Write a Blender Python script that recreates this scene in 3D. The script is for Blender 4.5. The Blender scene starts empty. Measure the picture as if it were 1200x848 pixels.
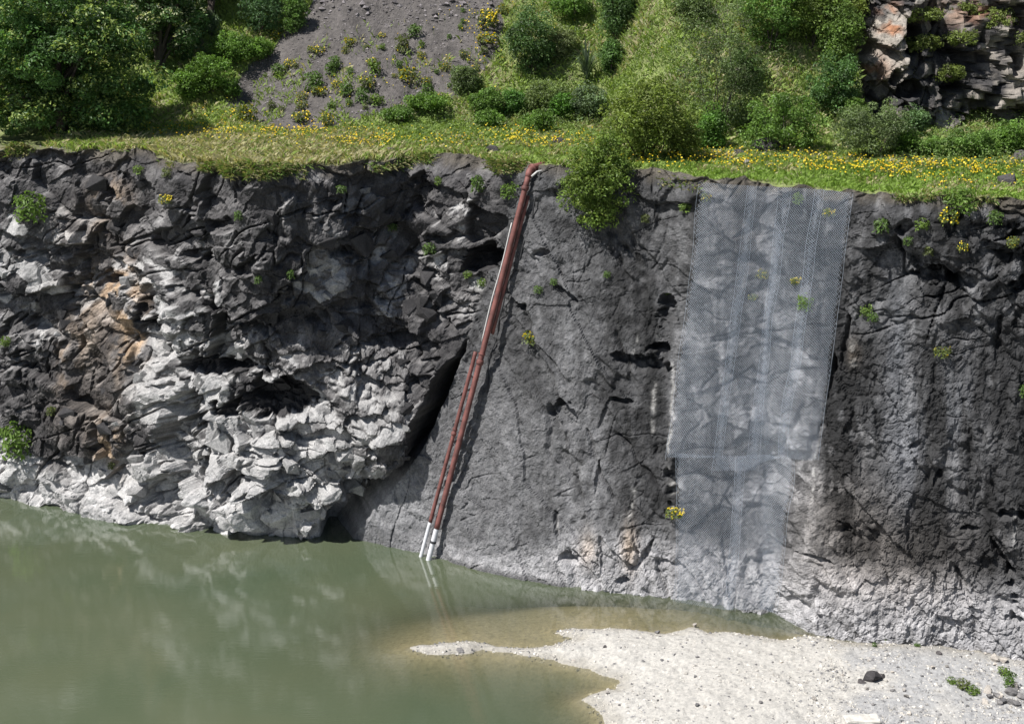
import bpy, bmesh, math
import numpy as np
from mathutils import Vector

# ------------------------------------------------------------------ camera, world, sun
F, CAMH = 1667.0, 27.0
PITCH = math.atan(459.0 / F)
scene = bpy.context.scene
col = scene.collection
cam_d = bpy.data.cameras.new('camera')
cam_d.sensor_width = 36.0
cam_d.lens = 36.0 * F / 1200.0
cam_d.clip_end = 8000
cam = bpy.data.objects.new('camera', cam_d)
col.objects.link(cam)
cam.location = (0, 0, CAMH)
cam.rotation_euler = (math.pi / 2 - PITCH, 0, 0)
scene.camera = cam

SUN = np.array([-0.50, -0.215, 0.84]); SUN = SUN / np.linalg.norm(SUN)
world = bpy.data.worlds.new('World'); scene.world = world
world.use_nodes = True
wn = world.node_tree
sky = wn.nodes.new('ShaderNodeTexSky'); sky.sky_type = 'NISHITA'; sky.sun_disc = False
sky.sun_elevation = math.asin(SUN[2]); sky.sun_rotation = math.atan2(SUN[0], SUN[1])
wn.links.new(sky.outputs[0], wn.nodes['Background'].inputs[0])
wn.nodes['Background'].inputs[1].default_value = 0.05
sd = bpy.data.lights.new('sun', 'SUN'); sd.energy = 5.0; sd.angle = math.radians(0.53); sd.color = (1, 0.975, 0.94)
so = bpy.data.objects.new('sun', sd); col.objects.link(so)
so.rotation_euler = Vector(tuple(SUN)).to_track_quat('Z', 'Y').to_euler(); so.location = (-60, -40, 110)
scene.view_settings.view_transform = 'Standard'; scene.view_settings.look = 'None'
scene.view_settings.exposure = 0.58; scene.view_settings.gamma = 1.0

rng = np.random.default_rng(7)
HL = 18.3

# ------------------------------------------------------------------ pixels <-> world (photo is 1200 x 848)
cp, sp = math.cos(PITCH), math.sin(PITCH)
def ray(u, v):
    x = (u - 600) / F; y = (424 - v) / F
    return np.array([x, cp + y * sp, -sp + y * cp])
def at_z(u, v, z):
    d = ray(u, v); t = (z - CAMH) / d[2]
    return np.array([d[0] * t, d[1] * t, z])
def proj(P):
    P = np.asarray(P, float)
    x = P[..., 0]; y = P[..., 1]; z = P[..., 2] - CAMH
    fw = y * cp - z * sp; up = y * sp + z * cp
    fw = np.where(fw < .5, .5, fw)
    return 600 + F * x / fw, 424 - F * up / fw, fw

# ------------------------------------------------------------------ numpy noise
def h2(ix, iy, seed):
    a = ix.astype(np.int64).astype(np.uint64) * np.uint64(0x9E3779B1) ^ (iy.astype(np.int64).astype(np.uint64) * np.uint64(0x85EBCA77)) ^ np.uint64(seed * 2654435761 % (1 << 32))
    a &= np.uint64(0xFFFFFFFF)
    a ^= a >> np.uint64(15); a = (a * np.uint64(0x2C1B3C6D)) & np.uint64(0xFFFFFFFF)
    a ^= a >> np.uint64(12); a = (a * np.uint64(0x297A2D39)) & np.uint64(0xFFFFFFFF)
    a ^= a >> np.uint64(15)
    return (a & np.uint64(0xFFFFFF)).astype(np.float64) / float(0x1000000)
def vnoise(x, y, seed=0):
    ix = np.floor(x); iy = np.floor(y); fx = x - ix; fy = y - iy
    fx = fx * fx * (3 - 2 * fx); fy = fy * fy * (3 - 2 * fy)
    a = h2(ix, iy, seed); b = h2(ix + 1, iy, seed); c = h2(ix, iy + 1, seed); d = h2(ix + 1, iy + 1, seed)
    return (a + (b - a) * fx) * (1 - fy) + (c + (d - c) * fx) * fy
def fbm(x, y, o=4, seed=0, gain=.5):
    s = 0.; amp = 1.; t = 0.
    for k in range(o):
        s = s + amp * vnoise(x * 2.03 ** k + 17.3 * k, y * 2.03 ** k - 9.1 * k, seed + k); t += amp; amp *= gain
    return s / t
def voro(x, y, seed):
    ix = np.floor(x); iy = np.floor(y)
    f1 = np.full(x.shape, 9.); f2 = np.full(x.shape, 9.); dx1 = np.zeros(x.shape); dy1 = np.zeros(x.shape); cx = np.zeros(x.shape); cy = np.zeros(x.shape)
    for j in (-1, 0, 1):
        for i in (-1, 0, 1):
            qx = ix + i; qy = iy + j
            dx = qx + .5 + .9 * (h2(qx, qy, seed) - .5) - x; dy = qy + .5 + .9 * (h2(qx, qy, seed + 91) - .5) - y
            d = dx * dx + dy * dy
            m = d < f1
            f2 = np.where(m, f1, np.minimum(f2, d)); f1 = np.where(m, d, f1)
            dx1 = np.where(m, dx, dx1); dy1 = np.where(m, dy, dy1); cx = np.where(m, qx, cx); cy = np.where(m, qy, cy)
    return np.sqrt(f1), np.sqrt(f2), -dx1, -dy1, cx, cy
def sst(a, b, x):
    t = np.clip((x - a) / (b - a), 0, 1); return t * t * (3 - 2 * t)
def facets(X, Z, sx, sz, seed, shear=0., tilt=(-.7, -.1), side=.35, ridge=.45):
    """broken-rock facets: per-cell plane that leans back upwards; returns depth (m), edge distance, cell randoms"""
    x = (X + shear * Z) / sx; z = Z / sz
    hx = .30 * (fbm(x * 2.1, z * 2.1, 3, seed + 5, .6) - .5); hz = .30 * (fbm(x * 2.1 + 7, z * 2.1, 3, seed + 6, .6) - .5)
    x = x + 1.5 * (vnoise(x * .31, z * .31, seed + 7) - .5) + hx; z = z + 1.5 * (vnoise(x * .31 + 9, z * .31, seed + 8) - .5) + hz
    f1, f2, dx, dz, cx, cy = voro(x, z, seed)
    dx = dx - hx; dz = dz - hz                       # jagged outlines, flat faces
    r1 = h2(cx, cy, seed + 11); r2 = h2(cx, cy, seed + 12); r3 = h2(cx, cy, seed + 13)
    d = (r1 - .5) * .8 * min(sx, sz) + (tilt[0] + (tilt[1] - tilt[0]) * r2) * dz * sz + (r3 - .5) * 2 * side * dx * sx
    th = 6.283 * h2(cx, cy, seed + 14); d = d - ridge * min(sx, sz) * np.abs(dx * np.cos(th) + dz * np.sin(th) + .3 * (r2 - .5))
    return d, f2 - f1, r1, r3
def centres(X, Z, sx, sz, seed, shear=0.):
    x = (X + shear * Z) / sx; z = Z / sz
    x0, z0 = x, z
    x = x + .35 * (vnoise(x * 1.7, z * 1.7, seed + 5) - .5); z = z + .35 * (vnoise(x * 1.9 + 7, z * 1.9, seed + 6) - .5)
    f1, f2, dx, dz, cx, cy = voro(x, z, seed)
    return dx * sx - shear * dz * sz, dz * sz, cx, cy

# ------------------------------------------------------------------ mesh helpers
def mesh_np(name, V, Fc, mat=None, colr=None, smooth=False, extra=None):
    V = np.asarray(V, np.float32); Fc = np.asarray(Fc, np.int32)
    me = bpy.data.meshes.new(name); n, k = Fc.shape
    me.vertices.add(len(V)); me.vertices.foreach_set('co', V.ravel())
    me.loops.add(n * k); me.loops.foreach_set('vertex_index', Fc.ravel())
    me.polygons.add(n); me.polygons.foreach_set('loop_start', np.arange(0, n * k, k, dtype=np.int32))
    me.update(calc_edges=True)
    me.polygons.foreach_set('use_smooth', np.full(n, smooth, dtype=bool))
    if colr is not None:
        a = me.color_attributes.new('Col', 'FLOAT_COLOR', 'POINT')
        c = np.ones((len(V), 4), np.float32); c[:, :3] = colr; a.data.foreach_set('color', c.ravel())
    for nm, arr in (extra or {}).items():
        a = me.attributes.new(nm, 'FLOAT', 'POINT'); a.data.foreach_set('value', np.asarray(arr, np.float32).ravel())
    if mat: me.materials.append(mat)
    return me
def obj(name, me, parent=None, loc=None):
    o = bpy.data.objects.new(name, me); col.objects.link(o)
    if parent: o.parent = parent
    if loc is not None: o.location = tuple(loc)
    return o
def tag(o, label, cat, group=None):
    o['label'] = label; o['category'] = cat
    if group: o['group'] = group
    return o
def empty(name, loc, label, cat, group=None):
    o = obj(name, None, None, loc); o.empty_display_size = .3
    return tag(o, label, cat, group)
def grid_faces(nr, nc):
    i = np.arange(nr * nc).reshape(nr, nc)
    return np.stack([i[:-1, :-1], i[:-1, 1:], i[1:, 1:], i[1:, :-1]], -1).reshape(-1, 4)
def tube(path, rad, sides=8, caps=False):
    P = np.asarray(path, float); n = len(P); R = np.broadcast_to(np.asarray(rad, float), (n,))
    T = np.gradient(P, axis=0); T /= np.linalg.norm(T, axis=1)[:, None] + 1e-9
    ref = np.array([0, 0, 1.]) if abs(T[0, 2]) < .9 else np.array([1., 0, 0])
    A = np.cross(T, ref); A /= np.linalg.norm(A, axis=1)[:, None] + 1e-9
    Bn = np.cross(T, A)
    th = np.arange(sides) * 2 * math.pi / sides
    V = (P[:, None] + R[:, None, None] * (A[:, None] * np.cos(th)[None, :, None] + Bn[:, None] * np.sin(th)[None, :, None])).reshape(-1, 3)
    i = np.arange(n * sides).reshape(n, sides); j = np.roll(i, -1, 1)
    Fc = np.stack([i[:-1], j[:-1], j[1:], i[1:]], -1).reshape(-1, 4)
    if caps:
        V = np.vstack([V, P[:1], P[-1:]]); a, b = len(V) - 2, len(V) - 1
        Fc = np.vstack([Fc, np.stack([j[0], i[0], np.full(sides, a), np.full(sides, a)], -1)[:, [0, 1, 2, 2]][:0]])
        me_caps = (i[0], i[-1], a, b)
        return V, Fc, me_caps
    return V, Fc
class Bag:
    def __init__(s): s.V = []; s.F = []; s.C = []; s.n = 0
    def add(s, V, Fc, c=None):
        s.V.append(V); s.F.append(np.asarray(Fc) + s.n); s.n += len(V)
        if c is not None: s.C.append(np.broadcast_to(np.asarray(c, float), (len(V), 3)))
    def mesh(s, name, mat, smooth=False):
        return mesh_np(name, np.vstack(s.V), np.vstack(s.F), mat, np.vstack(s.C) if s.C else None, smooth)

# ------------------------------------------------------------------ materials
def newmat(name):
    m = bpy.data.materials.new(name); m.use_nodes = True
    nt = m.node_tree; return m, nt, nt.nodes['Principled BSDF']
def ramp(nt, fac, stops):
    r = nt.nodes.new('ShaderNodeValToRGB'); e = r.color_ramp.elements
    e[0].position, e[0].color = stops[0][0], (*stops[0][1], 1); e[1].position, e[1].color = stops[-1][0], (*stops[-1][1], 1)
    for p, c in stops[1:-1]:
        q = e.new(p); q.color = (*c, 1)
    nt.links.new(fac, r.inputs[0]); return r.outputs[0]
def noise(nt, scale, detail=4, rough=.55, coord=None, stretch=None):
    t = nt.nodes.new('ShaderNodeTexNoise'); t.inputs['Scale'].default_value = scale; t.inputs['Detail'].default_value = detail; t.inputs['Roughness'].default_value = rough
    if coord is None:
        coord = nt.nodes.new('ShaderNodeNewGeometry').outputs['Position']
    if stretch:
        mp = nt.nodes.new('ShaderNodeMapping'); mp.inputs['Scale'].default_value = stretch
        nt.links.new(coord, mp.inputs[0]); coord = mp.outputs[0]
    nt.links.new(coord, t.inputs['Vector']); return t.outputs['Fac']
def mul(nt, a, b, kind='MULTIPLY', fac=1.):
    n = nt.nodes.new('ShaderNodeMix'); n.data_type = 'RGBA'; n.blend_type = kind; n.inputs[0].default_value = fac
    for s, v in ((6, a), (7, b)):
        if hasattr(v, 'links') or hasattr(v, 'is_linked'): nt.links.new(v, n.inputs[s])
        else: n.inputs[s].default_value = (*v, 1)
    return n.outputs[2]
def attr(nt, name='Col'):
    a = nt.nodes.new('ShaderNodeAttribute'); a.attribute_name = name; return a.outputs['Color']
def bump(nt, bs, h, strength, dist):
    b = nt.nodes.new('ShaderNodeBump'); b.inputs['Strength'].default_value = strength; b.inputs['Distance'].default_value = dist
    nt.links.new(h, b.inputs['Height']); nt.links.new(b.outputs[0], bs.inputs['Normal'])
def rock_mat(name, scale=1., base=None, rnd=False):
    m, nt, bs = newmat(name)
    n1 = noise(nt, 2.2 * scale, 6, .7); n2 = noise(nt, 14 * scale, 5, .7)
    c = attr(nt) if base is None else mul(nt, base, (1, 1, 1))
    c = mul(nt, c, ramp(nt, n1, [(.3, (.6, .6, .6)), (.7, (1.35, 1.33, 1.3))]))
    c = mul(nt, c, ramp(nt, n2, [(.3, (.62, .62, .63)), (.7, (1.4, 1.38, 1.36))]))
    if rnd:
        oi = nt.nodes.new('ShaderNodeObjectInfo')
        c = mul(nt, c, ramp(nt, oi.outputs['Random'], [(0, (.65, .65, .66)), (1, (1.45, 1.4, 1.35))]))
    nt.links.new(c, bs.inputs['Base Color']); bs.inputs['Roughness'].default_value = .85; bs.inputs['Specular IOR Level'].default_value = .25
    bump(nt, bs, noise(nt, 9 * scale, 8, .75), .9, .06)
    return m
M_CLIFF = rock_mat('cliff_rock')
M_BOULDER = rock_mat('boulder_rock', 2., (.075, .072, .075), True)
M_PALESTONE = rock_mat('pale_stone', 2.5, (.42, .40, .37), True)
M_GREYSTONE = rock_mat('grey_stone', 2.5, (.17, .17, .175), True)
M_GROUND = rock_mat('hill_ground', 1.8)

def leaf_mat(name, trans=.3, rough=.5):
    m, nt, bs = newmat(name)
    c = attr(nt); nt.links.new(c, bs.inputs['Base Color'])
    bs.inputs['Roughness'].default_value = rough; bs.inputs['Specular IOR Level'].default_value = .35
    tr = nt.nodes.new('ShaderNodeBsdfTranslucent'); nt.links.new(mul(nt, c, (1.15, 1.2, .6)), tr.inputs[0])
    mx = nt.nodes.new('ShaderNodeMixShader'); mx.inputs[0].default_value = trans
    nt.links.new(bs.outputs[0], mx.inputs[1]); nt.links.new(tr.outputs[0], mx.inputs[2])
    nt.links.new(mx.outputs[0], nt.nodes['Material Output'].inputs[0]); return m
M_LEAF = leaf_mat('leaf', .36)
M_GRASS = leaf_mat('grass_blade', .35, .6)
def plain(name, c, rough=.6, metal=0., var=.25, sc=6.):
    m, nt, bs = newmat(name)
    k = mul(nt, c, ramp(nt, noise(nt, sc, 5, .65), [(.3, (1 - var,) * 3), (.7, (1 + var,) * 3)]))
    nt.links.new(k, bs.inputs['Base Color']); bs.inputs['Roughness'].default_value = rough; bs.inputs['Metallic'].default_value = metal
    return m
M_BARK = plain('bark', (.07, .055, .045), .9)
M_RUST = plain('rust_red_paint', (.135, .048, .040), .7, 0, .5, 2.)
M_PALEPIPE = plain('grey_white_pipe', (.55, .55, .57), .5, 0, .12)
M_BLACK = plain('black_band', (.02, .02, .022), .6)
M_WHITEHOSE = plain('white_hose', (.5, .49, .47), .5, 0, .1)
M_WIRE = plain('galvanised_wire', (.36, .41, .48), .55, 0, .15)
M_CONC = plain('concrete', (.48, .46, .42), .9, 0, .2)

# beach / lakebed: attribute colour + pebble speckle
mG, nt, bs = newmat('gravel_ground')
c = attr(nt)
c = mul(nt, c, ramp(nt, noise(nt, 5, 6, .75), [(.28, (.72, .72, .73)), (.7, (1.2, 1.19, 1.17))]))
vt = nt.nodes.new('ShaderNodeTexVoronoi'); vt.inputs['Scale'].default_value = 9.
nt.links.new(nt.nodes.new('ShaderNodeNewGeometry').outputs['Position'], vt.inputs['Vector'])
c = mul(nt, c, ramp(nt, vt.outputs['Color'], [(.0, (.72, .72, .73)), (.3, (.96, .96, .96)), (1, (1.1, 1.09, 1.08))]))
nt.links.new(c, bs.inputs['Base Color']); bs.inputs['Roughness'].default_value = .95; bs.inputs['Specular IOR Level'].default_value = .1
bump(nt, bs, noise(nt, 12, 6, .8), .8, .06)
M_GRAVEL = mG

# water: murk by true depth over the bed, Fresnel reflection, small wind ripples
mW, nt, bs = newmat('pond_water')
geo = nt.nodes.new('ShaderNodeNewGeometry').outputs['Position']
dep = nt.nodes.new('ShaderNodeAttribute'); dep.attribute_name = 'depth'
murkc = ramp(nt, noise(nt, .12, 3, .5), [(.3, (.074, .098, .058)), (.7, (.104, .118, .070))])
dif = nt.nodes.new('ShaderNodeBsdfDiffuse'); nt.links.new(murkc, dif.inputs[0])
trn = nt.nodes.new('ShaderNodeBsdfTransparent'); trn.inputs[0].default_value = (.9, .88, .76, 1)
mu = nt.nodes.new('ShaderNodeMapRange'); mu.inputs[1].default_value = 0.; mu.inputs[2].default_value = 1.; mu.inputs[3].default_value = .0; mu.inputs[4].default_value = 1.
ex = nt.nodes.new('ShaderNodeMath'); ex.operation = 'MULTIPLY'; ex.inputs[1].default_value = -1.9
nt.links.new(dep.outputs['Fac'], ex.inputs[0])
e2 = nt.nodes.new('ShaderNodeMath'); e2.operation = 'EXPONENT'; nt.links.new(ex.outputs[0], e2.inputs[0])
e3 = nt.nodes.new('ShaderNodeMath'); e3.operation = 'SUBTRACT'; e3.inputs[0].default_value = 1.; nt.links.new(e2.outputs[0], e3.inputs[1])
mx1 = nt.nodes.new('ShaderNodeMixShader'); nt.links.new(e3.outputs[0], mx1.inputs[0]); nt.links.new(trn.outputs[0], mx1.inputs[1]); nt.links.new(dif.outputs[0], mx1.inputs[2])
gl = nt.nodes.new('ShaderNodeBsdfGlossy'); gl.inputs['Roughness'].default_value = .02
lw = nt.nodes.new('ShaderNodeLayerWeight'); lw.inputs['Blend'].default_value = .5
pw = nt.nodes.new('ShaderNodeMath'); pw.operation = 'POWER'; pw.inputs[1].default_value = 2.7; nt.links.new(lw.outputs['Facing'], pw.inputs[0])
fr = nt.nodes.new('ShaderNodeMath'); fr.operation = 'MULTIPLY_ADD'; fr.inputs[1].default_value = .95; fr.inputs[2].default_value = .05; nt.links.new(pw.outputs[0], fr.inputs[0])
bw = nt.nodes.new('ShaderNodeBump'); bw.inputs['Strength'].default_value = .10; bw.inputs['Distance'].default_value = .035
nw = noise(nt, 2.2, 5, .62, geo, (.55, 1.9, 1.)); nt.links.new(nw, bw.inputs['Height'])
nt.links.new(bw.outputs[0], gl.inputs['Normal']); nt.links.new(bw.outputs[0], lw.inputs['Normal'])
mx2 = nt.nodes.new('ShaderNodeMixShader'); nt.links.new(fr.outputs[0], mx2.inputs[0]); nt.links.new(mx1.outputs[0], mx2.inputs[1]); nt.links.new(gl.outputs[0], mx2.inputs[2])
nt.links.new(mx2.outputs[0], nt.nodes['Material Output'].inputs[0])
M_WATER = mW

# ------------------------------------------------------------------ quarry wall: base surface y(x, z)
PB = [(0, 583), (100, 600), (230, 622), (300, 628), (370, 629), (410, 631), (490, 650), (540, 662), (640, 682), (700, 692), (800, 702), (900, 716), (950, 735), (1050, 750), (1150, 762), (1200, 772)]
PT = [(0, 172), (60, 172), (170, 178), (200, 188), (300, 196), (400, 190), (480, 180), (560, 182), (600, 188), (640, 192), (700, 195), (780, 199), (830, 209), (900, 213), (1000, 222), (1100, 229), (1200, 232)]
wb = np.array([at_z(u, v, 0 if u < 940 else .3) for u, v in PB]); wt = np.array([at_z(u, v, HL) for u, v in PT])
wb = np.vstack([[-80, 90, 0], [-45, 77, 0], wb, [24, 50.5, 0], [60, 36, 0]])
wt = np.vstack([[-80, 96, 0], [-45, 82, 0], wt, [24, 55, 0], [60, 42, 0]])
_xs = np.linspace(-80, 60, 1401)
def smooth_curve(w, k):
    y = np.interp(_xs, w[:, 0], w[:, 1]); ker = np.hanning(k); ker /= ker.sum()
    return np.convolve(np.pad(y, k // 2, mode='edge'), ker, 'valid')
_yb = smooth_curve(wb, 9); _yt = smooth_curve(wt, 15)
def wall_y(x, z):
    t = z / HL
    return np.interp(x, _xs, _yb) * (1 - t) + np.interp(x, _xs, _yt) * t
XS = np.concatenate([np.arange(-78, -29.5, .4), np.arange(-29.5, 22, .053), np.arange(22, 58, .4)])
ZS = np.concatenate([np.arange(-2.2, -.3, .2), np.arange(-.3, HL, .047), [HL]])
X, Z = np.meshgrid(XS, ZS); Y = wall_y(X, Z)
U, V, _ = proj(np.stack([X, Y, Z], -1))

def ell(cu, cv, ru, rv, ang=0., jit=0., seed=0):
    c, s = math.cos(math.radians(ang)), math.sin(math.radians(ang))
    a = ((U - cu) * c + (V - cv) * s) / ru; b = (-(U - cu) * s + (V - cv) * c) / rv
    r = np.hypot(a, b)
    if jit: r = r + jit * (JN - .5)
    return r, b
JN = fbm(X * 1.6, Z * 1.6, 3, 300)
# which side of the cleft: left mass in front, right slab behind
CL = np.array([(604, 150), (602, 200), (590, 260), (566, 330), (548, 390), (528, 440), (505, 500), (462, 566), (412, 628), (395, 660)])
UC = np.interp(V, CL[:, 1], CL[:, 0]) + 10 * (fbm(X * .9, Z * .9, 3, 41) - .5)
LEFT = sst(6, -6, U - UC)
RB = sst(985, 1015, U + (V - 400) * .12) * sst(420, 360, V)      # blocky rim on the far right
RIMR = sst(270, 225, V) * sst(600, 640, U)
NETZ = sst(800, 840, U + (V - 220) * .10) * sst(1010, 970, U + (V - 220) * .12) * sst(660, 560, V)
BLK = np.clip(LEFT + (1 - LEFT) * np.maximum(np.maximum(RB * .8, RIMR * .5), NETZ * .38), 0, 1)

def zone(lst):
    q = 0.
    for cu, cv, ru, rv, am in lst: q = q + am * np.exp(-(((U - cu) / ru) ** 2 + ((V - cv) / rv) ** 2))
    return q
# where the dark weathered skin survives (-) and where it has spalled to fresh rock (+)
FRESH = -.30 + zone([(60, 330, 65, 45, .5), (175, 400, 28, 60, .6), (50, 400, 30, 50, .45), (270, 460, 110, 60, .7), (330, 560, 105, 80, .9), (240, 560, 75, 60, .8), (10, 300, 25, 60, .5), (230, 385, 40, 25, .35), (385, 340, 50, 50, .15), (430, 310, 70, 45, .25),
                     (555, 370, 28, 40, .5), (430, 530, 60, 50, .1), (150, 330, 50, 25, .35), (100, 560, 140, 32, .7), (480, 250, 60, 35, .2), (440, 420, 50, 40, .25),
                     (20, 345, 18, 25, -.6), (55, 345, 18, 22, -.6), (20, 450, 35, 50, -.6), (110, 485, 42, 38, -.75), (105, 425, 30, 30, -.4), (175, 250, 55, 60, -.3), (300, 240, 80, 60, -.3), (360, 400, 60, 32, -.5), (420, 430, 40, 60, -.05), (250, 200, 250, 40, -.3)])
f1, e1, r1, s1 = facets(X, Z, 2.9, 2.4, 1, .35, (-.5, .2), .32, .3)
f2_, e2_, r2, s2 = facets(X, Z, 1.5, 1.35, 2, -.4, (-.6, .3), .5)
f3, e3_, r3, s3 = facets(X, Z, .74, .7, 3, .3, (-.7, .4), .55)
f4, e4, r4, s4 = facets(X, Z, .34, .27, 4, -.2, (-.5, .4), .4)
rough_n = fbm(X * 1.2, Z * 1.2, 5, 50, .6) - .5
# weathered skin comes away block by block (1.5 m and .8 m joints)
A2 = sst(.10, -.10, FRESH + .75 * (r2 - .5) + .7 * (JN - .5)); A3 = sst(.10, -.10, FRESH + .12 + .7 * (r3 - .5) + .5 * (fbm(X * 2.4, Z * 2.4, 3, 59) - .5))
SKIN = np.maximum(A2, A3 * .9)
ms = sst(.35, .65, fbm(X * .45, Z * .45, 3, 54)); mr = sst(.35, .65, fbm(X * .7 + 4, Z * .7, 3, 55))
brk = .72 * f1 + f2_ * (.35 + .65 * ms) + f3 * (.10 + .6 * mr) + f4 * (.05 + .3 * mr * ms) + .16 * rough_n
skn = .62 * f1 + .5 * f2_ * (.4 + .8 * ms) + f3 * (.08 + .5 * mr) + f4 * (.08 + .45 * mr * ms) + .26 + .4 * (fbm(X * 2, Z * 1.4, 5, 52, .62) - .5)
joint = sst(.018, 0, np.abs(fbm(X * .42 - .12 * Z, Z * .16, 4, 56) - .5)) * .35 + sst(.016, 0, np.abs(fbm(X * .14 + .1 * Z, Z * .5 - .2 * X, 4, 57) - .5)) * .4
DL = SKIN * skn + (1 - SKIN) * brk - joint * sst(.4, .55, fbm(X * .5, Z * .5, 2, 58))
# right slab: long smooth faces, shallow scars, vertical ribs
g1, q1, t1, u1 = facets(X, Z, 3.4, 5.5, 21, .25, (-.16, .14), .22, .12)
g2, q2, t2, u2 = facets(X, Z, 1.2, 2.1, 22, .2, (-.2, .14), .2, .2)
g3, q3, t3, u3 = facets(X, Z, .42, .75, 23, .25, (-.2, .12), .25, .3)
g4, q4, t4, u4 = facets(X, Z, .19, .26, 24, -.2, (-.35, .3), .35, .3)
scar = sst(.5, .68, fbm(X * .45, Z * .3, 4, 60)) 
lowr = sst(3.6, 1.6, Z + 1.2 * (JN - .5)) * sst(600, 700, U)
rgt = sst(930, 1000, U)
rgl = np.maximum(rgt, NETZ); rough_r = .35 + .65 * np.maximum(rgl, lowr)
DR = .13 * g1 + .2 * g2 * rough_r + g3 * (.12 + .3 * scar + .16 * lowr * (1 - scar)) * rough_r * 1.3 + g4 * (.35 + .1 * lowr + .25 * rgt) * rough_r + .55 * (fbm(X * .22, Z * .16, 4, 61) - .5) * 1.4 + .22 * (fbm(X * 2.2, Z * 1.7, 5, 62, .62) - .5) \
     + .14 * (fbm(X * 6, Z * 4.5, 4, 64, .65) - .5) - .22 * sst(.06, .0, np.abs(fbm(X * .55 + .25 * Z, Z * .28, 4, 65) - .5)) * sst(.5, .6, fbm(X * .4, Z * .4, 2, 67))
D = BLK * DL * .95 + (1 - BLK) * DR
# big forms: left mass bulges beside the cleft and is undercut below
D += LEFT * (1.55 * np.exp(-(((U - 440) / 70) ** 2 + ((V - 480) / 85) ** 2)) + .9 * np.exp(-(((U - 330) / 70) ** 2 + ((V - 585) / 45) ** 2)))
D += LEFT * .7 * np.exp(-(((U - 520) / 60) ** 2 + ((V - 240) / 45) ** 2))
lo = np.interp(U, [380, 395, 440, 478, 500, 520, 545], [600, 588, 562, 528, 480, 440, 400]) + 9 * (JN - .5) * 2
notch = sst(-4, 5, V - lo) * LEFT * sst(372, 392, U)
D = D * (1 - notch) + notch * (-3.0 + .3 * DL)
D -= .5 * sst(-.1, -1.5, Z) * 0
# recesses, cracks (centre u, v, half width, half height, angle, depth m)
REC = [(322, 465, 47, 24, -4, 1.7), (245, 431, 40, 8, 2, .9), (225, 478, 14, 17, 30, .9), (268, 480, 17, 9, 20, .9), (225, 547, 22, 5, -6, .6), (333, 548, 13, 6, 18, .6), (285, 570, 7, 12, 10, .5),
       (313, 582, 12, 5, 20, .5), (396, 503, 14, 7, 10, .7), (45, 297, 20, 8, 12, .9), (85, 290, 14, 8, 0, .7), (125, 331, 14, 7, -5, .8), (102, 348, 10, 6, 10, .6), (154, 331, 6, 17, 0, .8), (171, 364, 13, 16, 35, 1.1),
       (42, 381, 12, 17, -20, .9), (93, 380, 8, 11, 0, .6), (124, 229, 9, 11, 0, .7), (259, 263, 16, 6, -10, .6), (231, 298, 18, 7, 0, .9), (294, 311, 20, 8, -40, .8), (217, 342, 16, 7, 20, .7), (262, 366, 30, 9, 55, 1.1),
       (296, 387, 24, 6, 5, .9), (324, 267, 3, 22, 5, .5), (377, 259, 9, 5, 0, .5), (396, 298, 16, 6, 5, .7), (499, 208, 12, 10, 0, .7), (417, 297, 22, 8, 0, .9), (566, 303, 26, 15, -12, 1.8), (527, 276, 22, 5, 3, .8),
       (499, 330, 9, 14, 10, .8), (485, 243, 8, 12, 10, .7), (450, 350, 16, 6, 15, .6), (470, 400, 12, 10, 0, .6), (485, 445, 10, 7, -30, .6), (440, 400, 14, 5, 10, .6), (0, 512, 12, 10, 0, .8), (14, 492, 12, 6, 0, .6),
       (205, 380, 12, 5, 0, .6), (355, 350, 12, 5, 10, .5), (370, 375, 10, 6, 30, .5), (345, 510, 18, 5, 20, .6), (300, 530, 12, 4, 15, .5), (360, 590, 14, 5, 25, .6), (200, 455, 10, 8, 20, .5), (190, 415, 5, 12, 10, .6),
       (636, 296, 11, 4, -12, .6), (612, 359, 10, 6, -35, .6), (664, 345, 16, 4, 40, .5), (779, 362, 10, 20, 0, 1.0), (752, 426, 34, 9, 14, 1.0), (773, 412, 12, 12, 0, 1.0), (660, 486, 19, 15, 10, .8),
       (709, 482, 3, 22, 22, .22), (728, 470, 14, 4, 10, .5), (669, 655, 11, 5, -5, .5), (757, 648, 4, 18, 28, .5), (729, 681, 7, 4, 0, .5), (652, 615, 2.5, 18, -8, .35), (700, 560, 2, 20, 6, .3),
       (1097, 323, 28, 10, 4, 1.2), (1126, 330, 18, 9, 20, 1.2), (1061, 264, 9, 8, -40, .8), (1194, 336, 16, 9, 0, 1.1), (1189, 270, 9, 9, 0, .8), (990, 614, 10, 5, 25, .5), (1136, 620, 13, 3.5, -4, .5),
       (1130, 690, 4, 24, -22, .5), (1177, 660, 4, 30, -30, .6), (1187, 602, 12, 7, 0, .8), (1188, 700, 5, 40, -8, .9), (1073, 521, 8, 3, -30, .4), (1099, 560, 3, 9, 25, .4), (990, 400, 3, 30, 8, .5), (975, 440, 3, 24, 8, .5), (786, 575, 5, 30, 3, .6), (960, 655, 26, 2.5, 18, .4), (1195, 370, 8, 16, 0, .6), (1170, 395, 3, 30, 4, .35)]
ccx, ccz, _, _ = centres(X, Z, .42, .34, 71, .3)
SCU = F / np.sqrt(X ** 2 + Y ** 2)
UQ = U - .85 * ccx * SCU; VQ = V + .85 * ccz * SCU
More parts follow.
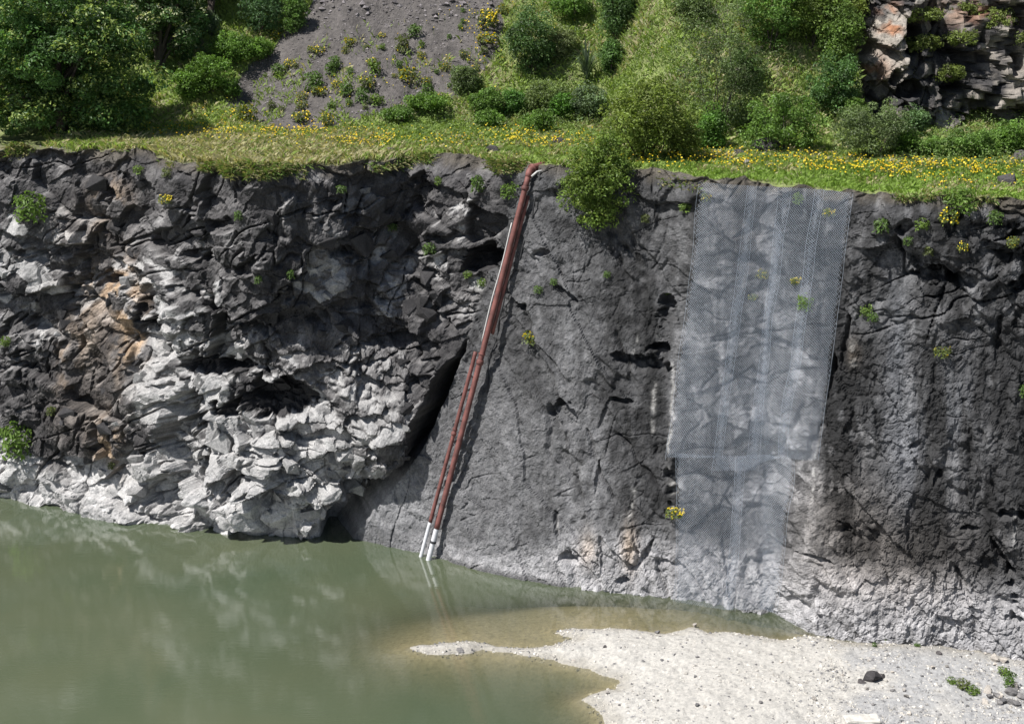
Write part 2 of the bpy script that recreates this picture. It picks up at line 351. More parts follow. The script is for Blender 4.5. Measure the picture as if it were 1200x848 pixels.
for k, (cu, cv, ru, rv, an, dp) in enumerate(REC):
    bx = max(ru, rv) * 1.6
    jj = np.where((np.abs(U - cu) < bx) & (np.abs(V - cv) < bx))
    if not len(jj[0]): continue
    c, s = math.cos(math.radians(an)), math.sin(math.radians(an))
    thin = min(ru, rv) < 5
    du = (U if thin else UQ)[jj] - cu; dv = (V if thin else VQ)[jj] - cv
    a = (du * c + dv * s) / ru; b = (-du * s + dv * c) / rv
    r = np.hypot(a, b) + (1.0 if thin else .45) * (fbm(X[jj] * 3.4, Z[jj] * 3.4, 3, 500 + k) - .5)
    D[jj] -= sst(1.05, .82, r) * dp * np.clip(.72 - .38 * b, .15, 1.2)
# soften the steps over two grid cells so that side faces do not read as stairs
D = D - .26 * joint * (1 - LEFT) * sst(.5, .62, fbm(X * .55 + 3, Z * .45, 3, 69))
Bl = D.copy()
Bl[:, 1:-1] = .4 * Bl[:, 1:-1] + .3 * (Bl[:, :-2] + Bl[:, 2:]); Bl[1:-1] = .4 * Bl[1:-1] + .3 * (Bl[:-2] + Bl[2:])
stp = np.zeros_like(D); stp[:, 1:-1] = np.abs(D[:, 2:] - D[:, :-2]); stp[1:-1] = np.maximum(stp[1:-1], np.abs(D[2:] - D[:-2]))
D = D + sst(.18, .45, stp) * .8 * (Bl - D) + .05 * (fbm(X * 6.5, Z * 6.5, 3, 68, .6) - .5)
# rim: fade to the bench, ragged
rim = sst(HL - .9, HL, Z)
D = D * (1 - .3 * rim) - .2 * rim + rim * .5 * (fbm(X * 1.5, Z, 4, 72) - .5)
NX = np.gradient(np.interp(XS, _xs, _yb * .5 + _yt * .5), XS)
nl = np.sqrt(1 + NX ** 2); nx, ny = NX / nl, -1 / nl                                  # outward normal, horizontal
PX = X + nx[None] * D; PY = Y + ny[None] * D
PZ = Z + .10 * rough_n + rim * .7 * (fbm(X * .8, X * 0 + 3, 5, 70, .6) - .55)

# ---- rock colour (weathered dark skin, fresh pale breaks, iron stain, old high-water band)
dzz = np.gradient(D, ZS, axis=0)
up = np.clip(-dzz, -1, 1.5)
def blobs(lst):
    s = 0.
    for cu, cv, ru, rv, am in lst: s = s + am * np.exp(-(((U - cu) / ru) ** 2 + ((V - cv) / rv) ** 2))
    return s
facet_r = .4 * r2 + .35 * r3 + .25 * r4
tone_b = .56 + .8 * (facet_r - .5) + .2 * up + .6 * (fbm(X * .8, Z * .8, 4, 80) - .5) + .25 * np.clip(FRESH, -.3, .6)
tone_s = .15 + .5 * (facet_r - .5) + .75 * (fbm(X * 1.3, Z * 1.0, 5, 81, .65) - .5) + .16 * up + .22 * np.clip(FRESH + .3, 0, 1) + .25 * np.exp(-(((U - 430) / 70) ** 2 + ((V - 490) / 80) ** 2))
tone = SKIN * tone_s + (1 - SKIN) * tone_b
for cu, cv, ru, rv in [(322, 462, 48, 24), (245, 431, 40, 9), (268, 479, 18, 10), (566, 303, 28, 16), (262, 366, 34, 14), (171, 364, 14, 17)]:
    tone = tone - 1.2 * sst(1.25, .85, np.hypot((UQ - cu) / ru, (VQ - cv) / rv)) * (D < .1)   # shade painted into the hollows; the first one is seep-stained rock too
wl = 1.9 + 1.5 * (fbm(X * .35, Z * .3, 3, 82) - .5) + 1.0 * sst(60, 0, U)
band = sst(wl + .9, wl - .7, Z)
tone = np.maximum(tone, band * (.72 + .5 * (facet_r - .5)))
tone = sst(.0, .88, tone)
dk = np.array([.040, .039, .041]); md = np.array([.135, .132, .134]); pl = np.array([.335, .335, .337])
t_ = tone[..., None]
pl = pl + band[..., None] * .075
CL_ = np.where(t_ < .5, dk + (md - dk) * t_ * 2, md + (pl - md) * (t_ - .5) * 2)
brown = np.clip(blobs([(105, 480, 50, 45, .7), (110, 380, 40, 50, .5), (100, 260, 40, 40, .3)]), 0, 1)[..., None]
CL_ = CL_ * (1 - brown * (1 - np.array([1.12, .98, .84])))
org = np.clip(blobs([(125, 240, 18, 25, 1), (120, 335, 28, 22, .9), (152, 395, 16, 40, 1), (82, 430, 9, 20, .9), (135, 520, 14, 30, 1), (150, 345, 15, 40, .6), (95, 385, 20, 40, .4)]) * sst(.35, .65, fbm(X * 1.7, Z * 1.1, 4, 90) + .25 * (r3 - .5)) * 1.15, 0, 1)[..., None]
CL_ = CL_ * (1 - org) + org * (np.array([.36, .265, .18]) * (.35 + .75 * np.clip(tone + .25, 0, 1))[..., None])
# right slab
m1 = fbm(X * .35, Z * .25, 5, 101, .6); m2 = fbm(X * 1.5, Z * .12, 4, 102, .6); m3 = fbm(X * 3.5, Z * 3.5, 4, 103, .65)
g = (.088 + .15 * (m1 - .5) + .13 * (m3 - .5)) * (.78 + .44 * t1)
g = g * np.clip(1 + (.4 * sst(560, 680, U) + .6 * sst(760, 960, U)) * (m2 - .5) * 4.4, .3, 2.2)
g += blobs([(450, 600, 60, 45, .14), (560, 560, 120, 80, .05), (620, 520, 80, 60, .035), (690, 640, 60, 40, .06), (600, 330, 50, 80, .012), (640, 250, 40, 40, .03), (880, 330, 70, 120, .05), (880, 560, 80, 60, .06), (1060, 520, 60, 60, .03), (1000, 370, 30, 30, .05), (1080, 390, 40, 30, .05), (1090, 640, 90, 40, .04),
            (700, 330, 70, 90, -.012), (740, 520, 40, 50, -.015), (1030, 460, 50, 70, -.02), (970, 560, 40, 60, -.02), (1100, 280, 110, 50, -.025)])
g = g * np.where((RB > .3), .62 + .8 * t3, 1) * (1 - .15 * NETZ + NETZ * 1.0 * (sst(.35, .75, .5 * r3 + .5 * fbm(X * 1.1, Z * 1.1, 4, 115)) - .35))
pat = sst(.54, .66, fbm(X * 1.3, Z * .7, 4, 110, .6)); g = g * (1 - .38 * pat * sst(560, 700, U))
fleck = sst(.63, .72, fbm(X * 3.2, Z * 1.3, 3, 112)) * sst(.45, .6, fbm(X * .5, Z * .4, 2, 113)) * sst(700, 900, U); g = g + .12 * fleck
wlr = 2.3 + 1.6 * (fbm(X * .4, Z * .3, 3, 120) - .5) + .5 * sst(900, 1000, U); wlr = wlr * sst(560, 720, U) + .5 * (1 - sst(560, 720, U))
bnd = sst(wlr + 1.0, wlr - .9, Z) * sst(440, 520, U)
g = np.clip(g * (1 - .32 * sst(935, 1000, U) - .12 * sst(1100, 1180, U)), .022, 1) * (1 - bnd) + bnd * (.37 + .12 * (t3 - .5) + .22 * (m3 - .5) + .12 * (m1 - .5))
wet = sst(.35, .05, Z) * sst(500, 540, U) * sst(690, 640, U); g = g * (1 - .65 * wet)
CR = .80 * g[..., None] * (np.array([.97, .985, 1.035]) + bnd[..., None] * np.array([.02, .005, -.005]))
warm = np.clip(blobs([(738, 635, 8, 30, .9), (690, 640, 10, 20, .5), (1000, 415, 9, 16, 1), (990, 600, 60, 60, .25), (1060, 650, 100, 50, .3), (870, 270, 30, 40, .2)]), 0, 1)[..., None]
CR = CR * (1 + warm * np.array([.55, .28, .0]))
def streak(u0, v0, u1, v1, w, am):
    t = np.clip((V - v0) / (v1 - v0), 0, 1); c = u0 + (u1 - u0) * t + 3 * (vnoise(Z * 3, Z * 0, 7) - .5)
    return am * np.exp(-((U - c) / w) ** 2) * sst(v0 - 4, v0 + 4, V) * sst(v1 + 8, v1 - 8, V) * sst(.3, .55, fbm(X * 3, Z * 3, 3, 130))
st = streak(767, 448, 764, 510, 2.4, .45) + streak(743, 562, 738, 612, 1.7, .6) + streak(789, 425, 783, 540, 1.8, .5) + streak(957, 520, 950, 590, 1.7, .4) + streak(652, 600, 655, 640, 1.2, .25) + streak(747, 395, 742, 418, 1.2, .4) + streak(1000, 400, 1000, 440, 4, .25) + streak(1190, 596, 1190, 640, 2, .4) + streak(788, 545, 784, 600, 2.5, .45)
CR = CR + .5 * st[..., None] * np.array([1, .99, .96])
# blue-grey film between vertical seeps
film = np.clip(blobs([(1065, 530, 30, 60, .5), (1050, 400, 12, 80, .5), (880, 350, 60, 150, .25), (1120, 480, 25, 50, .3)]), 0, 1)[..., None] * sst(.4, .6, m2)[..., None]
CR = CR * (1 - film) + film * np.array([.145, .155, .175])
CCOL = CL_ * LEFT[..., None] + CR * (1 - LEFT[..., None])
# soil and roots creeping over the rim
soil = sst(HL - .7, HL - .05, Z + .9 * (fbm(X * 1.3, Z * 1.3, 3, 140) - .5))[..., None]
CCOL = CCOL * (1 - soil * .7) + soil * .7 * np.array([.10, .088, .07])
nr, nc = X.shape
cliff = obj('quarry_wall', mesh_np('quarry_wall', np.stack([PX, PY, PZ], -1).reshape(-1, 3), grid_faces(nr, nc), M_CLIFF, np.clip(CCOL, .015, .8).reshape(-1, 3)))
cliff['kind'] = 'structure'
CP = np.stack([PX, PY, PZ], -1)
CU, CV, CD = proj(CP)
def px_lookup(PU, PV, PD, P):
    cell = {}
    bu = (PU // 4).astype(int).ravel(); bv = (PV // 4).astype(int).ravel()
    ok = (bu > -40) & (bu < 330) & (bv > -20) & (bv < 220)
    idx = np.nonzero(ok)[0]
    key = (bu[idx] + 40) * 240 + bv[idx] + 20
    order = np.lexsort((PD.ravel()[idx], key)); idx = idx[order]; key = key[order]
    first = np.concatenate([[True], key[1:] != key[:-1]])
    tab = np.full(400 * 240, -1); tab[key[first]] = idx[first]
    flat = P.reshape(-1, 3)
    def hit(u, v):
        a, b = int(u // 4), int(v // 4)
        for r in range(0, 6):
            best = None
            for i in range(-r, r + 1):
                for j in range(-r, r + 1):
                    A, Bq = a + i + 40, b + j + 20
                    if 0 <= A < 400 and 0 <= Bq < 240:
                        k = tab[A * 240 + Bq]
                        if k >= 0:
                            dd = (PU.ravel()[k] - u) ** 2 + (PV.ravel()[k] - v) ** 2
                            if best is None or dd < best[0]: best = (dd, k)
            if best: return flat[best[1]].copy()
        return None
    return hit
cliff_hit = px_lookup(CU, CV, CD, CP)

# ------------------------------------------------------------------ bench and hillside above the wall
step = np.arange(0, nc, 2)
ex_, ey_, ez_ = PX[-1, step], PY[-1, step], PZ[-1, step]
DS = np.concatenate([np.arange(0, 16, .15), np.arange(16, 30, .25), np.arange(30, 90, 3.)])
HX = np.broadcast_to(ex_[None], (len(DS), len(step))).copy()
ey_s = np.interp(ex_, _xs, _yt)
HY = ey_[None] * np.exp(-DS / 1.0)[:, None] + ey_s[None] * (1 - np.exp(-DS / 1.0))[:, None] + DS[:, None]
HX = ex_[None] * np.exp(-DS / 1.0)[:, None] + XS[step][None] * (1 - np.exp(-DS / 1.0))[:, None]
TOE = [(-200, 140), (0, 148), (100, 152), (200, 150), (300, 148), (400, 152), (500, 152), (600, 150), (700, 152), (800, 168), (900, 168), (1000, 165), (1100, 172), (1200, 172), (1400, 175)]
tw = np.array([at_z(u, v, HL + .3) for u, v in TOE])
OBP = [(970, 156), (1000, 158), (1060, 163), (1120, 161), (1200, 161), (1320, 164)]
obw = np.array([at_z(u, v, HL + .2) for u, v in OBP])
ytoe = np.interp(HX, np.r_[-90, tw[:, 0], 70], np.r_[tw[0, 1] + 10, tw[:, 1], tw[-1, 1]])
ang = np.interp(HX, [-40, -22, -14, -4, 2, 12, 17, 30], [.55, .6, .74, .76, .8, .85, 1.2, 1.2])
ytoe = np.maximum(ytoe, np.interp(HX, obw[:, 0], obw[:, 1]) + 2.2 * sst(obw[0, 0] + .5, obw[1, 0] + 1.2, HX) - 60 * sst(obw[1, 0], obw[0, 0], HX))
sl = (HY - ytoe + .9 * (fbm(HX * .4, HY * .4, 3, 200) - .5))
soft = 1.1
rise = ang * soft * np.log1p(np.exp(np.clip(sl / soft, -30, 30)))
HZ = HL + np.minimum(rise, 16 + .25 * rise) + .012 * DS[:, None]
bumpy = .45 * (fbm(HX * .5, HY * .5, 4, 210) - .5) + .16 * (fbm(HX * 2.2, HY * 2.2, 4, 211) - .5)
HZ = HZ + bumpy * (1 - np.exp(-DS / 1.2))[:, None] + (ez_ - HL)[None] * np.exp(-DS / .8)[:, None]
HP = np.stack([HX, HY, HZ], -1)
HU, HV, HD = proj(HP)
hill_hit = px_lookup(HU, HV, HD, HP)
def inpoly(u, v, poly):
    r = np.zeros(u.shape, bool); n = len(poly)
    for i in range(n):
        x1, y1 = poly[i]; x2, y2 = poly[(i + 1) % n]
        if y1 == y2: continue
        cnd = ((y1 > v) != (y2 > v)) & (u < (x2 - x1) * (v - y1) / (y2 - y1) + x1)
        r ^= cnd
    return r
SCREE = [(385, -120), (365, 10), (330, 50), (290, 80), (265, 120), (300, 150), (400, 152), (440, 138), (540, 112), (588, 60), (592, 0), (600, -120)]
wu = 26 * (fbm(HX * .5, HY * .5, 4, 220) - .5); wv = 22 * (fbm(HX * .5 + 9, HY * .5, 4, 221) - .5)
scree = inpoly(HU + wu, HV + wv, SCREE).astype(float)
bare = sst(.56, .66, fbm(HX * .7, HY * .7, 4, 225)) * .6
gcol = np.array([.15, .18, .065]) * (.7 + .8 * fbm(HX * 1.5, HY * 1.5, 4, 230))[..., None]
soilc = np.array([.20, .175, .125])
gcol = gcol * (1 - bare[..., None]) + bare[..., None] * soilc
scol = np.array([.096, .089, .086]) * (.35 + .75 * fbm(HX * 1.1, HY * .5, 5, 231, .6) + .65 * fbm((HX + .55 * HY) * 2.2, (HY - .5 * HX) * .25, 4, 233, .6))[..., None]
hcol = gcol * (1 - scree[..., None]) + scree[..., None] * scol
drysoil = np.exp(-DS / .9)[:, None, None] * (HU < 640)[..., None]
hcol = hcol * (1 - .7 * drysoil) + .7 * drysoil * np.array([.13, .115, .085])
hill = obj('hillside', mesh_np('hillside', HP.reshape(-1, 3), grid_faces(len(DS), len(step)), M_GROUND, hcol.reshape(-1, 3)))
hill['kind'] = 'structure'

# ------------------------------------------------------------------ rock outcrop behind the bench, far right
ob = obw
ox = np.concatenate([np.arange(ob[0, 0], 23, .06), np.arange(23, ob[-1, 0] + 4, .3)]); oz = np.arange(HL - .6, HL + 11, .058)
OX, OZ = np.meshgrid(ox, oz); lean = .22 + .25 * sst(.35, .6, fbm(OX * .3, OX * 0, 2, 240))
OY = np.interp(OX, ob[:, 0], ob[:, 1]) + (OZ - HL) * lean
OU, OV, _ = proj(np.stack([OX, OY, OZ], -1))
a1, b1, c1, d1 = facets(OX, OZ, 2.4, 2.0, 31, .5, (-.6, .2), .45); a2, b2, c2, d2 = facets(OX, OZ, 1.0, 1.3, 32, -.4, (-.5, .3), .6); a3, b3, c3, d3 = facets(OX, OZ, .45, .5, 33, .3, (-.6, .3), .6)
OD = .8 * a1 + .7 * a2 + .6 * a3 - .2 * np.exp(-b2 / .06) + .5 * (fbm(OX * 1.4, OZ * 1.4, 4, 245) - .5)
for cu, cv, ru, rv, dp in [(1046, 90, 8, 9, 1.2), (1065, 105, 14, 12, 1.3), (1010, 55, 14, 12, 1.0), (1068, 40, 12, 28, 1.6), (1118, 95, 14, 12, 1.2), (1150, 130, 10, 14, .8), (1195, 75, 10, 14, 1.2), (1110, 55, 14, 8, .9), (1135, 150, 10, 8, .8)]:
    OD -= dp * sst(1.1, .7, np.hypot((OU - cu) / ru, (OV - cv) / rv) + .6 * (fbm(OX * 2, OZ * 2, 2, 246) - .5))
OD += 1.3 * np.exp(-(((OU - 1030) / 28) ** 2 + ((OV - 55) / 55) ** 2))
edge = sst(ob[0, 0], ob[0, 0] + 2.2, OX + 1.8 * (fbm(OX * .7, OZ * .6, 3, 249) - .5))
OD = OD - 4.5 * (1 - edge)
om = sst(.2, .85, .27 + .9 * (.5 * c2 + .5 * c3 - .5) + .55 * np.exp(-(((OU - 1030) / 30) ** 2 + ((OV - 60) / 60) ** 2)) + .35 * np.exp(-(((OU - 1095) / 18) ** 2 + ((OV - 140) / 22) ** 2)) + .4 * np.exp(-(((OU - 1192) / 22) ** 2 + ((OV - 120) / 40) ** 2)) + .5 * (fbm(OX, OZ, 4, 247) - .5))[..., None]
OC = dk + (np.array([.30, .275, .245]) - dk) * om
oo = np.clip((1.1 * np.exp(-(((OU - 1038) / 12) ** 2 + ((OV - 28) / 22) ** 2)) + .8 * np.exp(-(((OU - 1020) / 16) ** 2 + ((OV - 82) / 14) ** 2)) + .5 * np.exp(-(((OU - 1150) / 60) ** 2 + ((OV - 15) / 15) ** 2))) * sst(.4, .6, fbm(OX * 2, OZ * 2, 3, 248)), 0, 1)[..., None]
OC = OC * (1 - oo) + oo * np.array([.30, .15, .085])
OP = np.stack([OX + .25 * OD * 0, OY - OD, OZ], -1)
outc = obj('rock_outcrop', mesh_np('rock_outcrop', OP.reshape(-1, 3), grid_faces(*OX.shape), M_CLIFF, np.clip(OC, .02, .7).reshape(-1, 3)))
outc['kind'] = 'structure'
_u, _v, _d = proj(OP); out_hit = px_lookup(_u, _v, _d, OP)

# ------------------------------------------------------------------ pond bed, gravel spit, water
SPIT = [(1000, 753), (990, 751), (960, 745), (915, 748), (846, 740), (834, 741), (813, 735), (780, 741), (735, 736), (672, 735), (651, 741), (676, 748), (645, 756), (600, 759), (579, 757), (552, 750), (513, 753), (480, 759), (498, 765), (540, 768), (567, 762), (615, 769), (648, 774), (684, 784), (729, 798), (720, 808), (702, 808), (684, 819), (705, 840), (712, 856), (730, 900), (700, 1000), (690, 1300), (1700, 1300), (1700, 800), (1210, 768), (1100, 752)]
sw = np.array([at_z(u, v, 0)[:2] for u, v in SPIT])
gx = np.concatenate([[-3000, -400, -80], np.arange(-36, -9, .5), np.arange(-9, 24, .13), np.arange(24, 50, .5), [80, 400, 3000]])
gy = np.concatenate([[-3000, -300, -40, 0, 15], np.arange(20, 44, .5), np.arange(44, 64, .13), np.arange(64, 80, .6), [100, 300, 3000]])
GX, GY = np.meshgrid(gx, gy)
def poly_sd(x, y, P):
    best = np.full(x.shape, 1e9); ins = np.zeros(x.shape, bool)
    for i in range(len(P)):
        x1, y1 = P[i]; x2, y2 = P[(i + 1) % len(P)]
        ex, ey = x2 - x1, y2 - y1; t = np.clip(((x - x1) * ex + (y - y1) * ey) / (ex * ex + ey * ey + 1e-9), 0, 1)
        best = np.minimum(best, np.hypot(x - x1 - t * ex, y - y1 - t * ey))
        if y1 != y2: ins ^= ((y1 > y) != (y2 > y)) & (x < (x2 - x1) * (y - y1) / (y2 - y1) + x1)
    return np.where(ins, best, -best)
SDp = poly_sd(GX, GY, sw) + .5 * (fbm(GX * 1.3, GY * 1.3, 4, 310) - .5)
GU, GV, _ = proj(np.stack([GX, GY, GX * 0], -1))
shoal = np.exp(-(((GU - 575) / 165) ** 2 + ((GV - 742) / 42) ** 2)) + .8 * np.exp(-(((GU - 740) / 160) ** 2 + ((GV - 712) / 22) ** 2))
deepf = -3.2 * (1 - np.exp(np.minimum(SDp, 0) / 9.)) * (1 - .75 * np.clip(shoal, 0, 1)) - .05
GZ = np.where(SDp > 0, .42 * (1 - np.exp(-np.maximum(SDp, 0) / 1.6)) + .012 * np.maximum(SDp, 0).clip(0, 20), deepf)
GZ = GZ + (.22 * (fbm(GX * .9, GY * .9, 4, 320) - .5) + .10 * (fbm(GX * 4, GY * 4, 3, 321, .6) - .5)) * sst(-3, 0, SDp) * (.35 + .65 * sst(0, 1., SDp))
pale = np.array([.46, .445, .415]); grey = np.array([.36, .36, .36]); sand = np.array([.40, .365, .285])
gr = np.clip(sst(.42, .62, fbm(GX * .5, GY * .5, 4, 330) * .7 + .3 * sst(880, 1080, GU)) * sst(820, 1000, GU), 0, 1)[..., None]
GC = pale * (1 - gr) + gr * grey
damp = np.clip(sst(.9, .0, SDp + .6 * (fbm(GX * 2, GY * 2, 3, 335) - .5)) * .6 + .75 * sst(775, 745, GV - (GU - 1000) * .10) * sst(960, 1000, GU), 0, .8)[..., None]
GC = GC * (1 - damp) + damp * np.array([.27, .25, .21])
und = sst(.0, -.25, SDp)[..., None]
GC = GC * (1 - und) + und * sand
ground = obj('ground', mesh_np('ground', np.stack([GX, GY, GZ], -1).reshape(-1, 3), grid_faces(*GX.shape), M_GRAVEL, GC.reshape(-1, 3)))
ground['kind'] = 'structure'
wx = np.concatenate([[-3000, -400, -90], np.arange(-60, -34, 1.), np.arange(-34, 24, .4), np.arange(24, 60, 1.), [90, 400, 3000]])
wy = np.concatenate([[-3000, -300, -40, 0, 15], np.arange(20, 44, .5), np.arange(44, 80, .4), [100, 300]])
WX, WY = np.meshgrid(wx, wy)
def bil(gxx, gyy, A, x, y):
    i = np.clip(np.searchsorted(gxx, x) - 1, 0, len(gxx) - 2); j = np.clip(np.searchsorted(gyy, y) - 1, 0, len(gyy) - 2)
    tx = np.clip((x - gxx[i]) / (gxx[i + 1] - gxx[i]), 0, 1); ty = np.clip((y - gyy[j]) / (gyy[j + 1] - gyy[j]), 0, 1)
    return (A[j, i] * (1 - tx) + A[j, i + 1] * tx) * (1 - ty) + (A[j + 1, i] * (1 - tx) + A[j + 1, i + 1] * tx) * ty
wdep = np.clip(-bil(gx, gy, GZ, WX, WY), 0, 5)
water = obj('pond_water', mesh_np('pond_water', np.stack([WX, WY, WX * 0], -1).reshape(-1, 3), grid_faces(*WX.shape), M_WATER, None, True, {'depth': wdep}))
water['kind'] = 'structure'
def ground_z(x, y): return float(bil(gx, gy, GZ, np.array([x]), np.array([y]))[0])
def beach_at(u, v):
    p = at_z(u, v, .4)
    for _ in range(3): p = at_z(u, v, ground_z(p[0], p[1]))
    return p

# ------------------------------------------------------------------ rocks
def rock_mesh(name, mat, seed, dims=(1, 1, 1), npts=16, colr=None):
    r = np.random.default_rng(seed); bm = bmesh.new()
    for _ in range(npts):
        d = r.normal(size=3); d /= np.linalg.norm(d); d *= .5 * r.uniform(.8, 1.05)
        d = np.sign(d) * np.abs(d / .5) ** .75 * .5
        bm.verts.new((d[0] * dims[0], d[1] * dims[1], d[2] * dims[2]))
    h = bmesh.ops.convex_hull(bm, input=bm.verts[:])
    for v in [v for v in bm.verts if not v.link_faces]: bm.verts.remove(v)
    bmesh.ops.bevel(bm, geom=bm.edges[:], offset=.025, segments=1, affect='EDGES') if npts < 14 else None
    me = bpy.data.meshes.new(name); bm.to_mesh(me); bm.free(); me.materials.append(mat)
    if colr is not None:
        a = me.color_attributes.new('Col', 'FLOAT_COLOR', 'POINT')
        for q in a.data: q.color = (*colr, 1)
    return me
BOULD = [rock_mesh('boulder', M_BOULDER, 900 + k, (1, .9, .8), 15) for k in range(6)]
PALE = [rock_mesh('pale_stone', M_PALESTONE, 930 + k, (1, .9, .7), 14) for k in range(6)]
GREY = [rock_mesh('grey_stone', M_GREYSTONE, 960 + k, (1, .9, .7), 14) for k in range(6)]
def rock(name, me, p, size, label, cat, group=None, sink=.22):
    o = obj(name, me, None, (p[0], p[1], p[2] + size * (.36 - sink)))
    o.scale = (size * rng.uniform(.9, 1.15), size * rng.uniform(.85, 1.1), size * rng.uniform(.8, 1.05)); o.rotation_euler = (rng.uniform(-.25, .25), rng.uniform(-.25, .25), rng.uniform(0, 6.28))
    return tag(o, label, cat, group)
MPX = .0445
for u, v, w, lab in [(576, 176, 17, 'pointed dark basalt boulder on the grassy rim left of the pipe top'), (655, 168, 17, 'dark grey boulder among yellow flowers right of the pipe top'), (457, 176, 13, 'dark rounded boulder at the rim beside a yellow flower clump'),
                     (474, 177, 8, 'small dark rock at the rim next to a larger rounded boulder'), (432, 182, 9, 'small dark rock half sunk in the rim soil'), (896, 177, 34, 'broad black flat boulder in front of the leafy bright green shrub'),
                     (872, 194, 14, 'pale grey stone in the flowery grass below the broad black boulder'), (1008, 191, 13, 'brown grey rock in the flowers below the feathery round shrub'), (1197, 186, 24, 'dark slab of rock in the green herbs below the outcrop'),
                     (865, 181, 14, 'dull grey rock left of the broad black boulder'), (682, 176, 12, 'low grey rock beside the overhanging olive green bush'), (1183, 215, 20, 'brown flat rock lying in the grass near the rim')]:
    p = hill_hit(u, v)
    if p is not None: rock('boulder', BOULD[int(rng.integers(6))] if 'pale' not in lab else PALE[0], p, w * MPX * 1.1, lab, 'boulder')

def block_mesh(seed, pale):
    r = np.random.default_rng(seed); bm = bmesh.new()
    for _ in range(13):
        q = r.uniform(-1, 1, 3); q = q / np.abs(q).max() * r.uniform(.75, 1, 3) * .5; bm.verts.new(tuple(q))
    bmesh.ops.convex_hull(bm, input=bm.verts[:])
    for v in [v for v in bm.verts if not v.link_faces]: bm.verts.remove(v)
    bmesh.ops.triangulate(bm, faces=bm.faces[:])
    me = bpy.data.meshes.new('rock_block'); bm.to_mesh(me); bm.free(); me.materials.append(M_CLIFF)
    a = me.color_attributes.new('Col', 'FLOAT_COLOR', 'POINT'); c = (np.array([.30, .30, .302]) if pale else dk * 1.35) * r.uniform(.6, 1.0)
    for q in a.data: q.color = (*(c * r.uniform(.8, 1.2)), 1)
    return me
BLKM = {True: [block_mesh(1200 + k, True) for k in range(9)], False: [block_mesh(1250 + k, False) for k in range(9)]}
cnt = 0
while cnt < 190:
    u, v = rng.uniform(-5, 560), rng.uniform(195, 618)
    if u > np.interp(v, CL[:, 1], CL[:, 0]) - 14: continue
    k = np.argmin((U - u) ** 2 + (V - v) ** 2); fr_ = FRESH.ravel()[k]; pale_ = bool(tone.ravel()[k] > .5)
    if Z.ravel()[k] < .3: continue
    if rng.random() > .35 + .8 * max(0, min(1, fr_ + .35)): continue
    p = CP.reshape(-1, 3)[k]; sz_ = rng.uniform(.35, .85) if rng.random() < .85 else rng.uniform(.85, 1.4)
    o = obj('rock_block', BLKM[pale_][int(rng.integers(9))], cliff, p + np.array([.05, .22 * sz_, 0]))
    o.scale = (sz_ * rng.uniform(.8, 1.5), sz_ * rng.uniform(.7, 1.0), sz_ * rng.uniform(.5, 1.0)); o.rotation_euler = (rng.uniform(-.5, .15), rng.uniform(-.5, .5), rng.uniform(-.6, .6)); cnt += 1

# ------------------------------------------------------------------ foliage
def leaves(C, N, L, W, cols, r, fold=.18):
    n = len(C); a = r.normal(size=(n, 3)); T = np.cross(N, a); T /= np.linalg.norm(T, axis=1)[:, None] + 1e-9
    Bv = np.cross(N, T); L = np.broadcast_to(L, (n,))[:, None]; W = np.broadcast_to(W, (n,))[:, None]
    v0 = C - T * L * .5; v2 = C + T * L * .5 - N * L * .12; m = C + T * L * .05
    v1 = m + Bv * W * .5 + N * W * fold; v3 = m - Bv * W * .5 + N * W * fold
    Vv = np.stack([v0, v1, v2, v3], 1).reshape(-1, 3)
    return Vv, np.arange(4 * n).reshape(n, 4), np.repeat(cols, 4, 0)
def crown(r, rad, K, per, cr, leaf, base, tip=None, ptip=.25, up=.5, var=.35, flat=0., asp=.5, shape=None, fill=.25):
    """leaf clumps through an ellipsoid (rad = half sizes), centre at origin"""
    rad = np.array(rad, float)
    d = r.normal(size=(K, 3)); d /= np.linalg.norm(d, axis=1)[:, None]
    rr = r.uniform(.45, 1, (K, 1)) ** .6
    inner = r.random((K, 1)) < fill; rr = np.where(inner, rr * .55, rr)
    lob = .78 + .5 * fbm(d[:, 0] * 2.2 + 5 + rad[0], d[:, 2] * 2.2 + d[:, 1] * 1.3, 2, 77)[:, None]
    cen = d * rr * (rad - cr * .5) * lob
    if shape is not None: cen = shape(cen, rad)
    crr = cr * r.uniform(.55, 1.3, K)
    n = K * per; ci = np.repeat(np.arange(K), per)
    q = r.normal(size=(n, 3)); q[:, 2] += .35; q /= np.linalg.norm(q, axis=1)[:, None]
    C = cen[ci] + q * (crr[ci] * r.uniform(.55, 1.05, n) ** .6)[:, None] * np.array([1, 1, .75])
    N = q * .6 + r.normal(size=(n, 3)) * .55 + np.array([0, 0, up]); N /= np.linalg.norm(N, axis=1)[:, None]
    cl = np.array(base)[None] * (GREEN * 1.75 * .08 / (.08 + base[1])) * np.array([1.22, 1., 1.]) * (1 + var * (r.random((n, 1)) * 2 - 1)) * (.55 + .95 * r.random(K))[ci][:, None]
    if tip is not None:
        tk = (r.random(K) < .6)[ci] & (r.random(n) < ptip) & (q[:, 2] > -.1)
        cl[tk] = np.array(tip) * (1 + .3 * (r.random((tk.sum(), 1)) * 2 - 1))
    s = leaf * r.uniform(.6, 1.35, n)
    return leaves(C, N, s, s * asp, cl, r), cen
def stems_mesh(name, base, tops, r0, r):
    b = Bag()
    for t in tops:
        t = np.asarray(t, float); m = base * .5 + t * .5 + r.normal(size=3) * .12 * np.linalg.norm(t - base) * np.array([1, 1, .3])
        s = np.linspace(0, 1, 6)[:, None]; path = (1 - s) ** 2 * base + 2 * s * (1 - s) * m + s ** 2 * t
        Vv, Fc = tube(path, np.linspace(r0, r0 * .2, 6), 6); b.add(Vv, Fc)
    return b.mesh(name, M_BARK, True)
